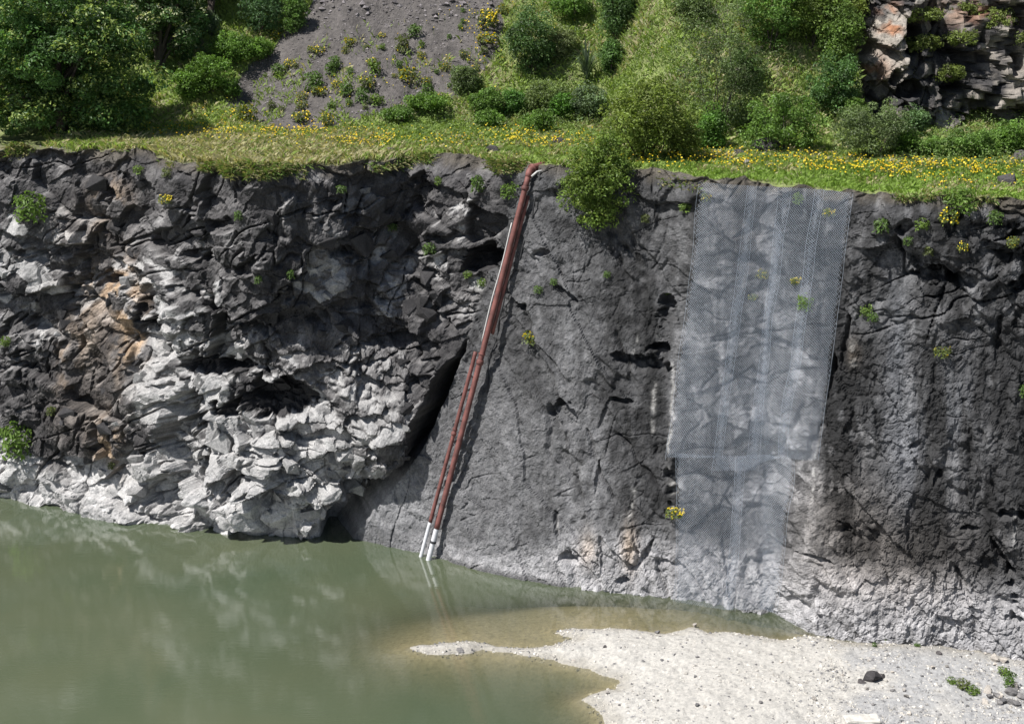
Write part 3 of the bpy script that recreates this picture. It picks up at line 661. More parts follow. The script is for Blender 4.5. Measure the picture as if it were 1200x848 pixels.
def plant(name, ground, center_off, rad, K, per, cr, leaf, base, label, cat, group=None, seed=0, stem_r=.05, nstem=5, foliage='crown', trunk='stem', **kw):
    r = np.random.default_rng(seed)
    root = empty(name, ground, label, cat, group)
    (Vv, Fc, cc), cen = crown(r, rad, K, per, cr, leaf, base, **kw)
    Vv = Vv + np.array(center_off)
    obj(foliage, mesh_np(foliage, Vv, Fc, M_LEAF, cc), root)
    idx = r.choice(K, min(nstem, K), replace=False)
    obj(trunk, stems_mesh(trunk, np.array([0, 0, -.25]), [np.array(center_off) + cen[i] * .8 for i in idx], stem_r, r), root)
    return root
GREEN = 2.6
DKG = (.030, .062, .018); OLV = (.105, .135, .022); MID = (.055, .115, .025); BRT = (.075, .16, .030); GRY = (.050, .085, .032)

# trees on the left
def tree(u, v, off, rad, K, per, cr, leaf, base, label, seed, tr=.3, depth=0., **kw):
    p = hill_hit(u, v); p = p + np.array([0, depth, 0])
    r = np.random.default_rng(seed)
    root = empty('broadleaf_tree', p, label, 'tree', 'trees at the left end of the bench')
    (Vv, Fc, cc), cen = crown(r, rad, K, per, cr, leaf, base, **kw)
    obj('crown', mesh_np('crown', Vv + np.array(off), Fc, M_LEAF, cc), root)
    b = Bag(); top = np.array(off) * np.array([.6, .6, 1.0])
    s = np.linspace(0, 1, 8)[:, None]; path = np.array([0, 0, -.4]) * (1 - s) + top * s + np.sin(s * 3) * np.array([.25, .1, 0])
    b.add(*tube(path, np.linspace(tr, tr * .3, 8), 8))
    for i in r.choice(K, 12, replace=False):
        t0 = path[int(r.integers(2, 6))]; t1 = np.array(off) + cen[i] * .85; m = (t0 + t1) / 2 + np.array([0, 0, .4])
        q = np.linspace(0, 1, 6)[:, None]; b.add(*tube((1 - q) ** 2 * t0 + 2 * q * (1 - q) * m + q ** 2 * t1, np.linspace(tr * .4, .03, 6), 6))
    obj('trunk', b.mesh('trunk', M_BARK, True), root)
    return root
YT = (.30, .38, .11); WT = (.55, .57, .36)
tree(66, 158, (0, -.3, 3.7), (5.6, 3.6, 5.4), 230, 260, .9, .22, (.024, .058, .016), 'big dense dark green tree with yellow green tips at the edge of the wall', 11, .38, .7, tip=YT, ptip=.42, up=.7)
tree(-60, 150, (0, .5, 5.5), (4.6, 3.4, 6), 100, 170, .95, .25, (.022, .054, .016), 'dark tree beyond the big dense tree, mostly cut off', 12, .35, 2.5, tip=YT, ptip=.25, up=.7)
tree(168, 112, (.4, 1.0, 5.0), (3.0, 2.4, 4.2), 90, 220, .8, .2, (.03, .066, .022), 'tree with cream coloured leaf tips rising behind the big dense tree', 13, .3, 2.2, tip=WT, ptip=.4, up=.6)
tree(235, 55, (.6, 1.5, 6.2), (3.8, 3.0, 3.6), 90, 220, .9, .2, (.022, .05, .018), 'deep shaded tree leaning over the top of the grassy slope', 14, .3, 1.5, tip=WT, ptip=.15)
tree(120, 90, (-.5, 3.5, 8.0), (6.5, 3.0, 5.5), 110, 130, 1.1, .28, (.022, .05, .016), 'tall dark tree standing behind the other trees', 15, .4, 3.0)
tree(20, 90, (-.5, 4, 8.0), (6.0, 3.0, 6), 90, 120, 1.1, .28, (.022, .05, .016), 'shaded tree filling the gap behind the dense tree', 16, .4, 3.0)

def shrub(u, v, w, h, label, seed, base, leaf=.13, dens=1., cr=.45, front=0., hit=None, name='shrub', group=None, dep=None, lift=None, cat='shrub', kmax=105, **kw):
    p = (hit or hill_hit)(u, v)
    if p is None: print('no ground', label); return
    sc = (p[1]) / F * 1.02
    rw, rh = w * sc / 2, h * sc / 2
    K = max(5, int(dens * 26 * (rw * rh) / (cr * cr) * .5)); K = min(K, kmax)
    per = int(min(105, max(28, 8 * (cr / leaf) ** 2)))
    return plant(name, p, (0, front, (rh * .92 if lift is None else lift)), (rw, dep or rw * .8, rh), K, per, cr, leaf, base, label, cat, group, seed, .045, 6, **kw)
shrub(622, 88, 58, 92, 'dark glossy upright bush standing alone on the green slope', 21, (.028, .06, .02), .14, tip=(.12, .17, .06), ptip=.15)
shrub(722, 42, 44, 66, 'dark green bush at the top of the slope above the flax clump', 22, (.03, .065, .02), .13)
shrub(752, 186, 108, 104, 'large rounded olive green bush on the bench above the wall', 23, (.072, .118, .024), .15, 1.6, .42, kmax=210, tip=(.17, .21, .04), ptip=.3, up=.8)
shrub(803, 186, 40, 46, 'small olive green bush beside the large rounded bush', 24, (.08, .125, .025), .12, tip=(.16, .2, .04), ptip=.2, up=.7)
shrub(697, 196, 88, 118, 'olive green bush hanging over the rim of the wall', 25, (.066, .120, .024), .15, 1.6, .42, kmax=210, front=-1.2, lift=-.6, tip=(.17, .22, .04), ptip=.3, up=.8)
shrub(842, 158, 118, 165, 'tall airy grey green bush behind the large rounded bush', 26, (.042, .07, .028), .12, 1.0, .5, tip=(.11, .1, .07), ptip=.15)
shrub(906, 62, 80, 120, 'bright green tree like bush at the top of the slope left of the outcrop', 27, (.05, .11, .024), .15, 1, .5, tip=(.16, .2, .05), ptip=.2)
shrub(948, 55, 60, 90, 'yellow green bush against the left side of the outcrop', 28, (.075, .13, .028), .14, 1, .45)
shrub(975, 132, 66, 72, 'dark green leafy bush at the foot of the pale orange outcrop face', 29, (.034, .078, .024), .15, 1.1, .4)
shrub(918, 176, 104, 72, 'leafy bright green shrub behind the broad black boulder', 30, (.06, .125, .026), .15, 1.1, .42)
shrub(1020, 184, 98, 74, 'feathery round grey green shrub in front of the outcrop', 31, (.052, .085, .035), .11, 1.2, .4, up=.7)
shrub(984, 78, 56, 80, 'mid green bush crowding the left shoulder of the outcrop', 34, (.06, .115, .026), .15, 1., .42)
shrub(986, 30, 64, 60, 'yellow green bush on the brow left of the outcrop', 35, (.08, .125, .028), .14, 1., .42)
shrub(1000, 150, 30, 40, 'fresh green bush tucked against the lower left of the outcrop', 36, (.06, .12, .026), .13, 1., .34)
shrub(828, 178, 36, 56, 'fresh green sapling bush under the tall airy bush', 32, (.055, .13, .025), .13)
shrub(1070, 160, 34, 40, 'small blue green bush on the foot of the rock outcrop', 33, (.05, .1, .04), .12)
for k, (u, v, w, h, lab, bc) in enumerate([(570, 132, 44, 34, 'low fresh green bush at the right foot of the scree', MID), (603, 135, 30, 34, 'narrow green bush below the dark upright bush', (.04, .10, .022)), (640, 128, 60, 40, 'spreading pale green herb clump below the dark upright bush', (.08, .13, .045)),
                                          (658, 142, 30, 36, 'small fresh green broom like bush left of the silvery bush', (.05, .13, .02)), (690, 140, 46, 46, 'silvery blue green leafy bush below the flax clump', (.07, .12, .06)), (545, 108, 40, 34, 'grey green leafy bush at the edge of the scree', (.06, .1, .04)),
                                          (630, 152, 40, 28, 'low green herb clump above the pipe top', MID), (575, 150, 36, 24, 'low green herb clump left of the pipe top', BRT), (655, 70, 40, 40, 'pale leafy shrub right of the dark upright bush', (.09, .13, .06)), (712, 85, 30, 40, 'green leafy shrub behind the flax clump', (.05, .11, .03)),
                                          (665, 25, 50, 44, 'bright green bush between the two dark bushes', (.07, .15, .03)),
                                          (500, 130, 50, 24, 'low bright green herb clump at the toe of the scree', BRT), (465, 142, 40, 20, 'low green weeds spreading at the toe of the scree', MID),
                                          (810, 20, 50, 40, 'grey green bush at the top of the slope behind the airy bush', GRY), (870, 100, 50, 50, 'dark shaded bush beside the airy bush', DKG)]):
    shrub(u, v, w, h, lab, 40 + k, bc, .13, 1.0, .32, name='low_shrub')
for k, (u, v, w, h, lab, bc) in enumerate([(245, 108, 56, 46, 'bright green bushy herbs on the slope below the shaded trees', BRT), (272, 72, 56, 40, 'bright green weeds under the shaded trees', (.07, .15, .03)), (272, 112, 20, 26, 'small dark green bush casting a shadow on the scree edge', MID),
                                          (345, 38, 30, 44, 'green upright bush on the bare scree beside the dark bush', (.055, .115, .028)), (304, 40, 56, 60, 'dark feathery bush at the top edge of the scree', (.030, .066, .028)), (222, 118, 40, 40, 'bright green herbs at the shadow edge of the trees', BRT),
                                          (300, 70, 40, 26, 'grass green weeds at the upper left of the scree', BRT), (222, 48, 26, 18, 'small grey green bush in the deep tree shade', (.06, .1, .06)), (246, 42, 22, 26, 'small pale bush in the deep tree shade', (.05, .085, .05))]):
    shrub(u, v, w, h, lab, 70 + k, bc, .13, 1.0, .32, name='low_shrub')
for k, (u, v, w, h, lab, bc) in enumerate([(1135, 186, 60, 40, 'low green herbs in front of the outcrop foot', MID), (1180, 184, 60, 44, 'leafy green herbs near the dark slab of rock', BRT), (1095, 186, 50, 30, 'green herbs right of the feathery round shrub', MID), (1060, 182, 40, 34, 'fresh green herb clump at the right of the feathery shrub', BRT)]):
    shrub(u, v, w, h, lab, 85 + k, bc, .12, 1.0, .3, name='low_shrub')
for k, (u, v, w, h, lab) in enumerate([(1085, 50, 44, 30, 'light green plants growing on a ledge of the outcrop'), (1130, 40, 44, 26, 'green plants hanging from the upper outcrop'), (1170, 22, 50, 36, 'green bush on the top of the outcrop'), (1115, 85, 40, 26, 'trailing green plants on the middle of the outcrop'),
                                       (1195, 45, 26, 22, 'green plants at the top right of the outcrop'), (998, 50, 30, 40, 'green plants at the left edge of the pale outcrop face'), (1000, 112, 26, 44, 'green plants at the lower left corner of the outcrop'), (985, 80, 24, 40, 'tangled green plants on the left shoulder of the outcrop'), (1160, 140, 20, 26, 'small plant rooted low on the outcrop'), (1080, 15, 50, 24, 'green plants on the brow of the outcrop'), (1130, 8, 60, 24, 'leafy plants along the crest of the outcrop')]):
    shrub(u, v, w, h * .8, lab, 95 + k, (.075, .115, .03), .12, .55, .24, hit=out_hit, name='low_shrub', front=.25, lift=-.05)

# flax clump with arching leaves
p = hill_hit(684, 98)
fl = empty('flax_clump', p, 'grey green flax clump of long arching leaves on the green slope', 'flax')
for k in range(54):
    a = rng.uniform(0, 6.28); L = rng.uniform(1.9, 3.3); o_ = rng.uniform(.35, 1.5); s = np.linspace(0, 1, 8)
    dirv = np.array([math.cos(a), math.sin(a), 0]); sidev = np.array([-math.sin(a), math.cos(a), 0])
    path = dirv * (o_ * s ** 1.6)[:, None] + np.array([0, 0, 1]) * (L * (s - .42 * o_ * s ** 3))[:, None]
    w = .055 * np.sqrt(np.clip(1 - s ** 2, .02, 1))
    Vv = np.concatenate([path - sidev * w[:, None], path + sidev * w[:, None]]); i = np.arange(7)
    Fc = np.stack([i, i + 1, i + 9, i + 8], -1)
    cc = np.array([.105, .145, .085]) * rng.uniform(.6, 1.4)
    obj('leaf', mesh_np('leaf', Vv, Fc, M_LEAF, np.broadcast_to(cc, Vv.shape)), fl)

# ---- weed clumps: shared variants, individual objects
def weed_mesh(seed, flowers, h=.45, w=.62, green=(.075, .125, .035), n=150):
    r = np.random.default_rng(seed); b = Bag()
    a = r.uniform(0, 6.28, n); rr = np.sqrt(r.random(n)) * w * .5; zz = r.random(n) ** .8 * h * (1 - .5 * (rr / w))
    C = np.stack([rr * np.cos(a), rr * np.sin(a), zz], -1); N = np.stack([np.cos(a), np.sin(a), .9 + 0 * a], -1) + r.normal(size=(n, 3)) * .4; N /= np.linalg.norm(N, axis=1)[:, None]
    s = r.uniform(.08, .17, n); cols = np.array(green) * np.array([1.7, 1.3, 1.4]) * r.uniform(.6, 1.4, (n, 1))
    b.add(*leaves(C, N, s, s * .45, cols, r))
    if flowers:
        a = r.uniform(0, 6.28, flowers); rr = np.sqrt(r.random(flowers)) * w * .55
        C = C[r.choice(n, flowers)] + np.stack([0 * rr, 0 * rr, r.uniform(.02, .06, flowers)], -1)
        N = np.stack([np.cos(a) * .3, np.sin(a) * .3 - .5, .8 + 0 * a], -1) + r.normal(size=(flowers, 3)) * .3; N /= np.linalg.norm(N, axis=1)[:, None]
        s = r.uniform(.055, .10, flowers); b.add(*leaves(C, N, s, s, np.array([.85, .64, .03]) * r.uniform(.8, 1.15, (flowers, 1)), r, 0.))
    return b.mesh('weed_clump', M_LEAF)
WF = [weed_mesh(700 + k, 26 + 9 * k) for k in range(4)]
WG = [weed_mesh(720 + k, 0, .5, .5, [(.06, .13, .03), (.08, .16, .03), (.07, .11, .035)][k % 3]) for k in range(4)]
def weed(name, me, p, s, label, cat, group):
    o = obj(name, me, None, p - np.array([0, 0, .05])); o.scale = (s * rng.uniform(.85, 1.2), s * rng.uniform(.85, 1.2), s * rng.uniform(.8, 1.3)); o.rotation_euler = (0, 0, rng.uniform(0, 6.28))
    return tag(o, label, cat, group)
SW = [(322, 46, 1), (330, 52, 1), (358, 58, 1), (380, 62, 1), (405, 60, 1), (412, 55, 1), (428, 52, 1), (395, 72, 0), (332, 74, 1), (331, 84, 0), (351, 76, 0), (331, 96, 0), (392, 97, 1), (405, 108, 0), (425, 115, 0), (392, 125, 0), (410, 128, 0), (300, 112, 0), (310, 124, 0), (322, 128, 0), (362, 122, 1), (355, 112, 1), (365, 108, 1),
      (350, 140, 1), (322, 142, 1), (340, 136, 0), (385, 140, 1), (372, 105, 0), (440, 68, 1), (456, 42, 1), (487, 38, 0), (462, 60, 0), (442, 80, 0), (455, 92, 1), (480, 85, 0), (500, 60, 1), (495, 55, 0), (536, 36, 0), (535, 25, 0), (550, 10, 0), (520, 50, 0), (545, 62, 0), (530, 78, 1), (550, 82, 1), (510, 90, 0), (495, 98, 1), (470, 100, 1),
      (475, 118, 1), (450, 118, 0), (430, 128, 0), (505, 110, 0), (520, 100, 0), (412, 90, 0), (445, 55, 0), (470, 75, 0), (560, 45, 1), (575, 25, 1), (585, 70, 1), (565, 60, 0), (350, 92, 0), (377, 85, 0), (430, 100, 1), (375, 150, 1), (300, 140, 1), (285, 130, 0), (420, 145, 1), (585, 12, 1), (430, 148, 1), (448, 140, 0)]
for u, v, k in SW:
    p = hill_hit(u + rng.uniform(-9, 9), v + rng.uniform(-6, 6))
    if p is None: continue
    if k: weed('flowering_weed', WF[int(rng.integers(4))], p, rng.choice([.6, .9, 1.2, 1.9]) * rng.uniform(.8, 1.2), 'yellow flowered weed clump growing on the grey scree slope', 'weed', 'yellow weeds on the scree')
    else: weed('green_weed', WG[int(rng.integers(4))], p, rng.choice([.4, .7, 1.0, 1.6]) * rng.uniform(.8, 1.2), 'small green weed clump without flowers on the grey scree slope', 'weed', 'green weeds on the scree')
# plants rooted in the quarry wall
CW = [(620, 402, 1, 1.5, 'yellow flowered plant alone on the smooth slab right of the pipes'), (790, 602, 1, 1.3, 'yellow flowered plant beside the lower left corner of the wire netting'), (22, 532, 2, 2.2, 'round bright green bush low on the wall near the water'), (130, 545, 0, .8, 'small green plant just above the pale water band'),
      (62, 480, 0, 1.0, 'green plant below the dark brown rock face'), (38, 258, 2, 2.0, 'loose green bush near the tree shadow on the wall'), (195, 236, 1, 1.1, 'yellow flowered plant near the rim beside the flat dark face'), (303, 328, 0, .8, 'green tuft in the dark rock left of its twin tuft'),
      (342, 325, 0, .8, 'green tuft in the dark rock right of its twin tuft'), (277, 258, 0, .8, 'pale green tuft in a broken corner of dark rock'), (500, 298, 0, 1.3, 'dry green tuft on a ledge left of the pipes'), (556, 222, 0, 1.4, 'spiky grey green plant near the rim left of the pipes'), (462, 270, 0, .9, 'olive tuft on broken rock left of the pipes'),
      (550, 326, 0, .8, 'small round tuft under the dark overhang by the pipes'), (512, 212, 0, .8, 'green tuft just below the rim left of the pipes'), (597, 230, 2, 1.2, 'green plant squeezed in beside the top of the pipes'), (564, 335, 0, .9, 'green tuft in the cleft beside the pipes'), (629, 342, 0, .8, 'small green tuft on the slab near the upper crack'),
      (648, 332, 0, .7, 'little green tuft above the bent crack in the slab'), (1100, 414, 1, 1.0, 'yellow flowered tuft on the sloping ledge right of the netting'), (1012, 368, 0, 1.0, 'green tuft at the right edge of the netting'), (1020, 375, 0, .9, 'green tuft just below another one beside the netting'), (941, 360, 2, .9, 'bright green plant poking through the netting'),
      (895, 325, 1, .8, 'yellow flowers growing behind the netting, upper cluster'), (930, 330, 1, .9, 'yellow flowers growing behind the netting beside the bright green plant'), (882, 350, 1, .7, 'small yellow flowers behind the netting below the upper cluster'), (825, 232, 1, .9, 'yellow flowered tuft at the top left corner of the netting'),
      (933, 238, 0, 1.0, 'green tuft behind the top of the netting'), (970, 250, 1, .9, 'yellow flowers behind the top right of the netting'), (780, 345, 0, .8, 'green tuft on stepped ledges left of the netting'), (1123, 245, 2, 1.6, 'green plant below the rim on the far right wall'), (1110, 262, 1, 1.2, 'yellow flowered plant under the far right rim'),
      (1165, 262, 0, 1.1, 'green tuft on broken rock at the far right'), (1078, 270, 0, 1.0, 'green tuft on the broken rim right of the netting'), (1028, 268, 0, 1.1, 'pale green tuft right of the netting top'), (1085, 298, 0, .9, 'green tuft above the dark cavities'), (1125, 294, 1, .8, 'few yellow flowers above the dark cavities'), (1186, 286, 1, .8, 'few yellow flowers at the far right above a cavity'),
      (1060, 285, 0, .8, 'small pale tuft above the left dark cavity'), (1200, 462, 0, 1.0, 'green tuft at the far right end of the wall'), (640, 300, 0, .0, ''), (800, 245, 0, 1.1, 'green moss like tuft at the rim left of the netting'), (755, 258, 0, .8, 'green tuft beside the pale quartz vein near the rim'), (708, 320, 0, .7, 'small tuft on the smooth slab below the hanging bush'),
      (5, 405, 0, 1.2, 'grey green tuft at the far left of the wall'), (160, 200, 0, 1.0, 'green tuft at the rim beside the dry grass'), (195, 205, 0, 1.0, 'small green tuft on dry soil at the rim'), (400, 225, 0, .9, 'green tuft under the rim above a pale break')]
WB = weed_mesh(741, 0, .75, .75, (.075, .16, .028), 320)
for u, v, k, s, lab in CW:
    if not lab: continue
    p = cliff_hit(u, v)
    if p is None: continue
    weed('wall_plant', (WG[int(rng.integers(4))], WF[int(rng.integers(4))], WB)[k], p + np.array([0, -.06, 0]), s, lab, 'plant', 'plants rooted in the quarry wall')

# ------------------------------------------------------------------ grass and wildflowers (uncountable: stuff)
def scatter(n, dens):
    """random points on the hillside weighted by dens (grid) and cell area"""
    w = (dens[:-1, :-1] * np.abs((HX[:-1, 1:] - HX[:-1, :-1])) * np.diff(DS)[:, None]).ravel(); w = np.maximum(w, 0); w /= w.sum()
    k = rng.choice(len(w), n, p=w); j, i = np.divmod(k, HX.shape[1] - 1)
    a, b = rng.random(n)[:, None], rng.random(n)[:, None]
    return (HP[j, i] * (1 - a) + HP[j, i + 1] * a) * (1 - b) + (HP[j + 1, i] * (1 - a) + HP[j + 1, i + 1] * a) * b, j, i
vis = ((HU > -40) & (HU < 1240) & (HV > -25) & (DS[:, None] < 24)).astype(float)
clump = sst(.3, .62, fbm(HX * 1.1, HY * 1.1, 4, 400))
dens = vis * (1 - scree) * (.45 + clump) * sst(0, .2, DS[:, None] + .9 * (fbm(HX * .8, HX * 0, 3, 401) - .45))
dens = dens * (1 - sst(75, 45, HU))
dens = dens + vis * scree * .22 * sst(.5, .62, fbm(HX * .9, HY * .9, 3, 402)) * sst(20, 120, HV) * 2
P_, j_, i_ = scatter(150000, dens)
u_, v_, _ = proj(P_)
dry = np.clip(np.exp(-((u_ - 230) / 110) ** 2) * sst(150, 165, v_) + .8 * np.exp(-((u_ - 380) / 60) ** 2) * sst(150, 170, v_) + .55 * sst(.5, .65, fbm(P_[:, 0] * .8, P_[:, 1] * .8, 3, 410)) + .5 * np.exp(-((v_ - 182) / 6) ** 2) * sst(800, 830, u_) * sst(1010, 960, u_), 0, 1)
lush = sst(740, 820, u_) * sst(180, 205, v_)
bh = rng.uniform(.12, .36, len(P_)) * (1 + .35 * dry) * (1 - .3 * lush)
a = rng.uniform(0, 6.28, len(P_)); lean = rng.uniform(.3, 1.25, len(P_))[:, None]
tdir = np.stack([np.cos(a), np.sin(a), 0 * a], -1); sid = np.stack([-np.sin(a), np.cos(a), 0 * a], -1)
wd = rng.uniform(.012, .032, len(P_))[:, None]
Vg = np.stack([P_ - sid * wd - [0, 0, .03], P_ + sid * wd - [0, 0, .03], P_ + tdir * lean * .35 * bh[:, None] + sid * wd * .7 + np.array([0, 0, 1]) * (bh * .6)[:, None], P_ + tdir * lean * bh[:, None] + np.array([0, 0, 1]) * (bh * (1 - .2 * lean[:, 0]))[:, None]], 1).reshape(-1, 3)
gc = np.array([.26, .35, .09]) * rng.uniform(.65, 1.35, (len(P_), 1)); gc = gc * (1 - lush[:, None]) + lush[:, None] * np.array([.22, .33, .06]) * rng.uniform(.7, 1.3, (len(P_), 1))
dc = np.array([.46, .42, .24]) * rng.uniform(.6, 1.3, (len(P_), 1)); ds_ = (rng.random(len(P_)) < dry * .85)[:, None]
gc = np.where(ds_, dc, gc)
grass = obj('grass', mesh_np('grass', Vg, np.arange(len(Vg)).reshape(-1, 4), M_GRASS, np.repeat(gc, 4, 0)))
ri = np.where(ZS > HL - .75)[0]; sel = (XS > -30) & (XS < 23); rj = np.where(sel)[0]
rw_ = (sst(.5, .72, fbm(X * .5, Z * .7, 3, 460)) * sst(HL - .75, HL, Z))[np.ix_(ri, rj)] * (1 - sst(815, 840, U) * sst(1010, 990, U))[np.ix_(ri, rj)] + 1e-6
kk = rng.choice(rw_.size, 9000, p=(rw_ / rw_.sum()).ravel()); a_i, a_j = np.divmod(kk, len(rj)); Pk = CP[ri[a_i], rj[a_j]] + rng.normal(size=(9000, 3)) * .03
bl = rng.uniform(.15, .4, 9000)[:, None]; dv = np.stack([rng.normal(size=9000) * .5, -rng.uniform(.3, .9, 9000), rng.uniform(-.2, .8, 9000)], -1); sd2 = np.array([.02, 0, 0])
Vk = np.stack([Pk - sd2, Pk + sd2, Pk + dv * bl * .6 + sd2 * .6, Pk + dv * bl + np.array([0, 0, -.25]) * bl], 1).reshape(-1, 3)
kc = np.where(rng.random((9000, 1)) < .5, np.array([[.28, .26, .13]]), np.array([[.13, .2, .05]])) * rng.uniform(.6, 1.3, (9000, 1))
rg = obj('rim_grass', mesh_np('rim_grass', Vk, np.arange(len(Vk)).reshape(-1, 4), M_GRASS, np.repeat(kc, 4, 0))); rg['kind'] = 'stuff'; tag(rg, 'dry and green grass hanging over the rim of the wall', 'grass')
grass['kind'] = 'stuff'; tag(grass, 'green and straw coloured grass along the bench and slope', 'grass')
fd = vis * (blobs_h := (lambda L: sum(am * np.exp(-(((HU - cu) / ru) ** 2 + ((HV - cv) / rv) ** 2)) for cu, cv, ru, rv, am in L))([(270, 140, 25, 8, 1.6), (215, 158, 40, 6, 1.2), (330, 160, 90, 6, 1.3), (430, 172, 60, 7, .8), (530, 172, 25, 6, 1.6), (600, 165, 40, 8, 1.5), (660, 172, 40, 8, 1.2), (560, 45, 30, 40, .5), (640, 15, 60, 20, .3), (790, 192, 50, 6, 1.8), (850, 192, 60, 8, 1), (960, 198, 60, 8, 1.3),
    (1060, 205, 60, 9, 1.4), (1150, 212, 60, 12, .9), (770, 30, 40, 30, .15), (480, 100, 80, 40, .15)])) * (.15 + sst(.45, .7, fbm(HX * 1.3, HY * 1.3, 3, 420)))
Pf, _, _ = scatter(3000, fd)
n = len(Pf); N = rng.normal(size=(n, 3)) * .35 + np.array([0, -.55, .8]); N /= np.linalg.norm(N, axis=1)[:, None]
hh = rng.uniform(.2, .55, n); s = rng.uniform(.05, .11, n)
b = Bag(); fc = np.array([.85, .64, .03]) * rng.uniform(.75, 1.15, (n, 1)); og = rng.random(n) < .15; fc[og] = [.8, .45, .02]
b.add(*leaves(Pf + np.stack([0 * hh, 0 * hh, hh], -1), N, s, s, fc, rng, 0.))
sid = np.array([.009, 0, 0]); Vs = np.stack([Pf - sid, Pf + sid, Pf + sid + np.stack([0 * hh, 0 * hh, hh], -1), Pf - sid + np.stack([0 * hh, 0 * hh, hh], -1)], 1).reshape(-1, 3)
b.add(Vs, np.arange(4 * n).reshape(n, 4), np.array([.08, .14, .03]))
fo = obj('wildflowers', b.mesh('wildflowers', M_LEAF)); fo['kind'] = 'stuff'; tag(fo, 'yellow daisy like wildflowers scattered through the bench grass', 'wildflowers')
# low leafy ground cover
gd = vis * (1 - scree) * (sst(560, 620, HU) * sst(168, 140, HV) * .9 + np.exp(-(((HU - 560) / 140) ** 2 + ((HV - 138) / 24) ** 2)) + .8 * np.exp(-(((HU - 255) / 60) ** 2 + ((HV - 90) / 30) ** 2)) + .9 * sst(1020, 1080, HU) * np.exp(-((HV - 180) / 14) ** 2)) * (.2 + clump)
Pc, _, _ = scatter(52000, gd)
n = len(Pc); N = rng.normal(size=(n, 3)) * .5 + np.array([-.1, -.2, .8]); N /= np.linalg.norm(N, axis=1)[:, None]
hc = fbm(Pc[:, 0] * 1.6, Pc[:, 1] * 1.6, 3, 430); s = rng.uniform(.07, .17, n)
cvar = fbm(Pc[:, 0] * .9 + 3, Pc[:, 1] * .9, 3, 431)[:, None]
cc = (np.array([.12, .20, .055]) * (1 - cvar) + np.array([.22, .28, .085]) * cvar) * rng.uniform(.6, 1.4, (n, 1))
b = Bag(); b.add(*leaves(Pc + np.stack([0 * hc, 0 * hc, rng.random(n) * np.clip(hc * 1.9 - .45, .1, 1.2)], -1), N, s, s * .55, cc, rng))
gco = obj('ground_cover', b.mesh('ground_cover', M_LEAF)); gco['kind'] = 'stuff'; tag(gco, 'low leafy green weeds covering the slope', 'ground cover')
# loose stones on the scree
Pr, _, _ = scatter(5200, vis * (scree * .8 + .12 * np.exp(-DS[:, None] / .7) * (HU < 640)))
def pebbles(P, s, colr, r):
    n = len(P); o8 = np.array([[1, 0, 0], [-1, 0, 0], [0, 1, 0], [0, -1, 0], [0, 0, 1], [0, 0, -1]], float)
    Vv = o8[None] * r.uniform(.35, .75, (n, 6, 1)) + r.normal(size=(n, 6, 3)) * .12
    a = r.uniform(0, 6.28, n); c, s_ = np.cos(a)[:, None], np.sin(a)[:, None]
    Vv = np.stack([Vv[..., 0] * c - Vv[..., 1] * s_, Vv[..., 0] * s_ + Vv[..., 1] * c, Vv[..., 2] * .75], -1) * s[:, None, None] + P[:, None]
    t = np.array([[0, 2, 4], [2, 1, 4], [1, 3, 4], [3, 0, 4], [2, 0, 5], [1, 2, 5], [3, 1, 5], [0, 3, 5]])
    Fc = (t[None] + np.arange(n)[:, None, None] * 6).reshape(-1, 3)
    return Vv.reshape(-1, 3), Fc, np.repeat(colr, 6, 0)
sz = .04 + .13 * rng.random(len(Pr)) ** 4; _pu, _pv, _ = proj(Pr); sz = sz * (1 + 1.6 * sst(40, 5, _pv) * (rng.random(len(Pr)) < .3))
Vv, Fc, cc = pebbles(Pr, sz, np.array([.14, .13, .135]) * rng.uniform(.5, 2.0, (len(Pr), 1)), rng)
so_ = obj('scree_stones', mesh_np('scree_stones', Vv, Fc, M_GROUND, cc)); so_['kind'] = 'stuff'; tag(so_, 'loose grey stones strewn over the scree slope', 'stones')

# ------------------------------------------------------------------ beach stones
n = 30000
bu = rng.uniform(480, 1230, n); bv = rng.uniform(728, 860, n)
pp = np.array([at_z(u, v, .35) for u, v in zip(bu, bv)])
sdb = poly_sd(pp[:, 0], pp[:, 1], sw); keep = sdb > -.15
pk = np.clip(.2 + .75 * sst(850, 1050, bu) + .6 * sst(.8, .1, sdb), 0, 1) * (.3 + sst(.4, .6, fbm(pp[:, 0] * .8, pp[:, 1] * .8, 3, 440)))
keep &= rng.random(n) < pk
pp = pp[keep]; pp[:, 2] = bil(gx, gy, GZ, pp[:, 0], pp[:, 1])
s = .035 + .13 * rng.random(len(pp)) ** 5
cc = np.where(rng.random((len(pp), 1)) < .6, np.array([[.55, .53, .49]]), np.array([[.25, .25, .255]])) * rng.uniform(.6, 1.25, (len(pp), 1))
Vv, Fc, cc = pebbles(pp, s, cc, rng)
po = obj('beach_gravel', mesh_np('beach_gravel', Vv, Fc, M_GROUND, cc)); po['kind'] = 'stuff'; tag(po, 'loose pale and grey gravel on the spit', 'gravel')
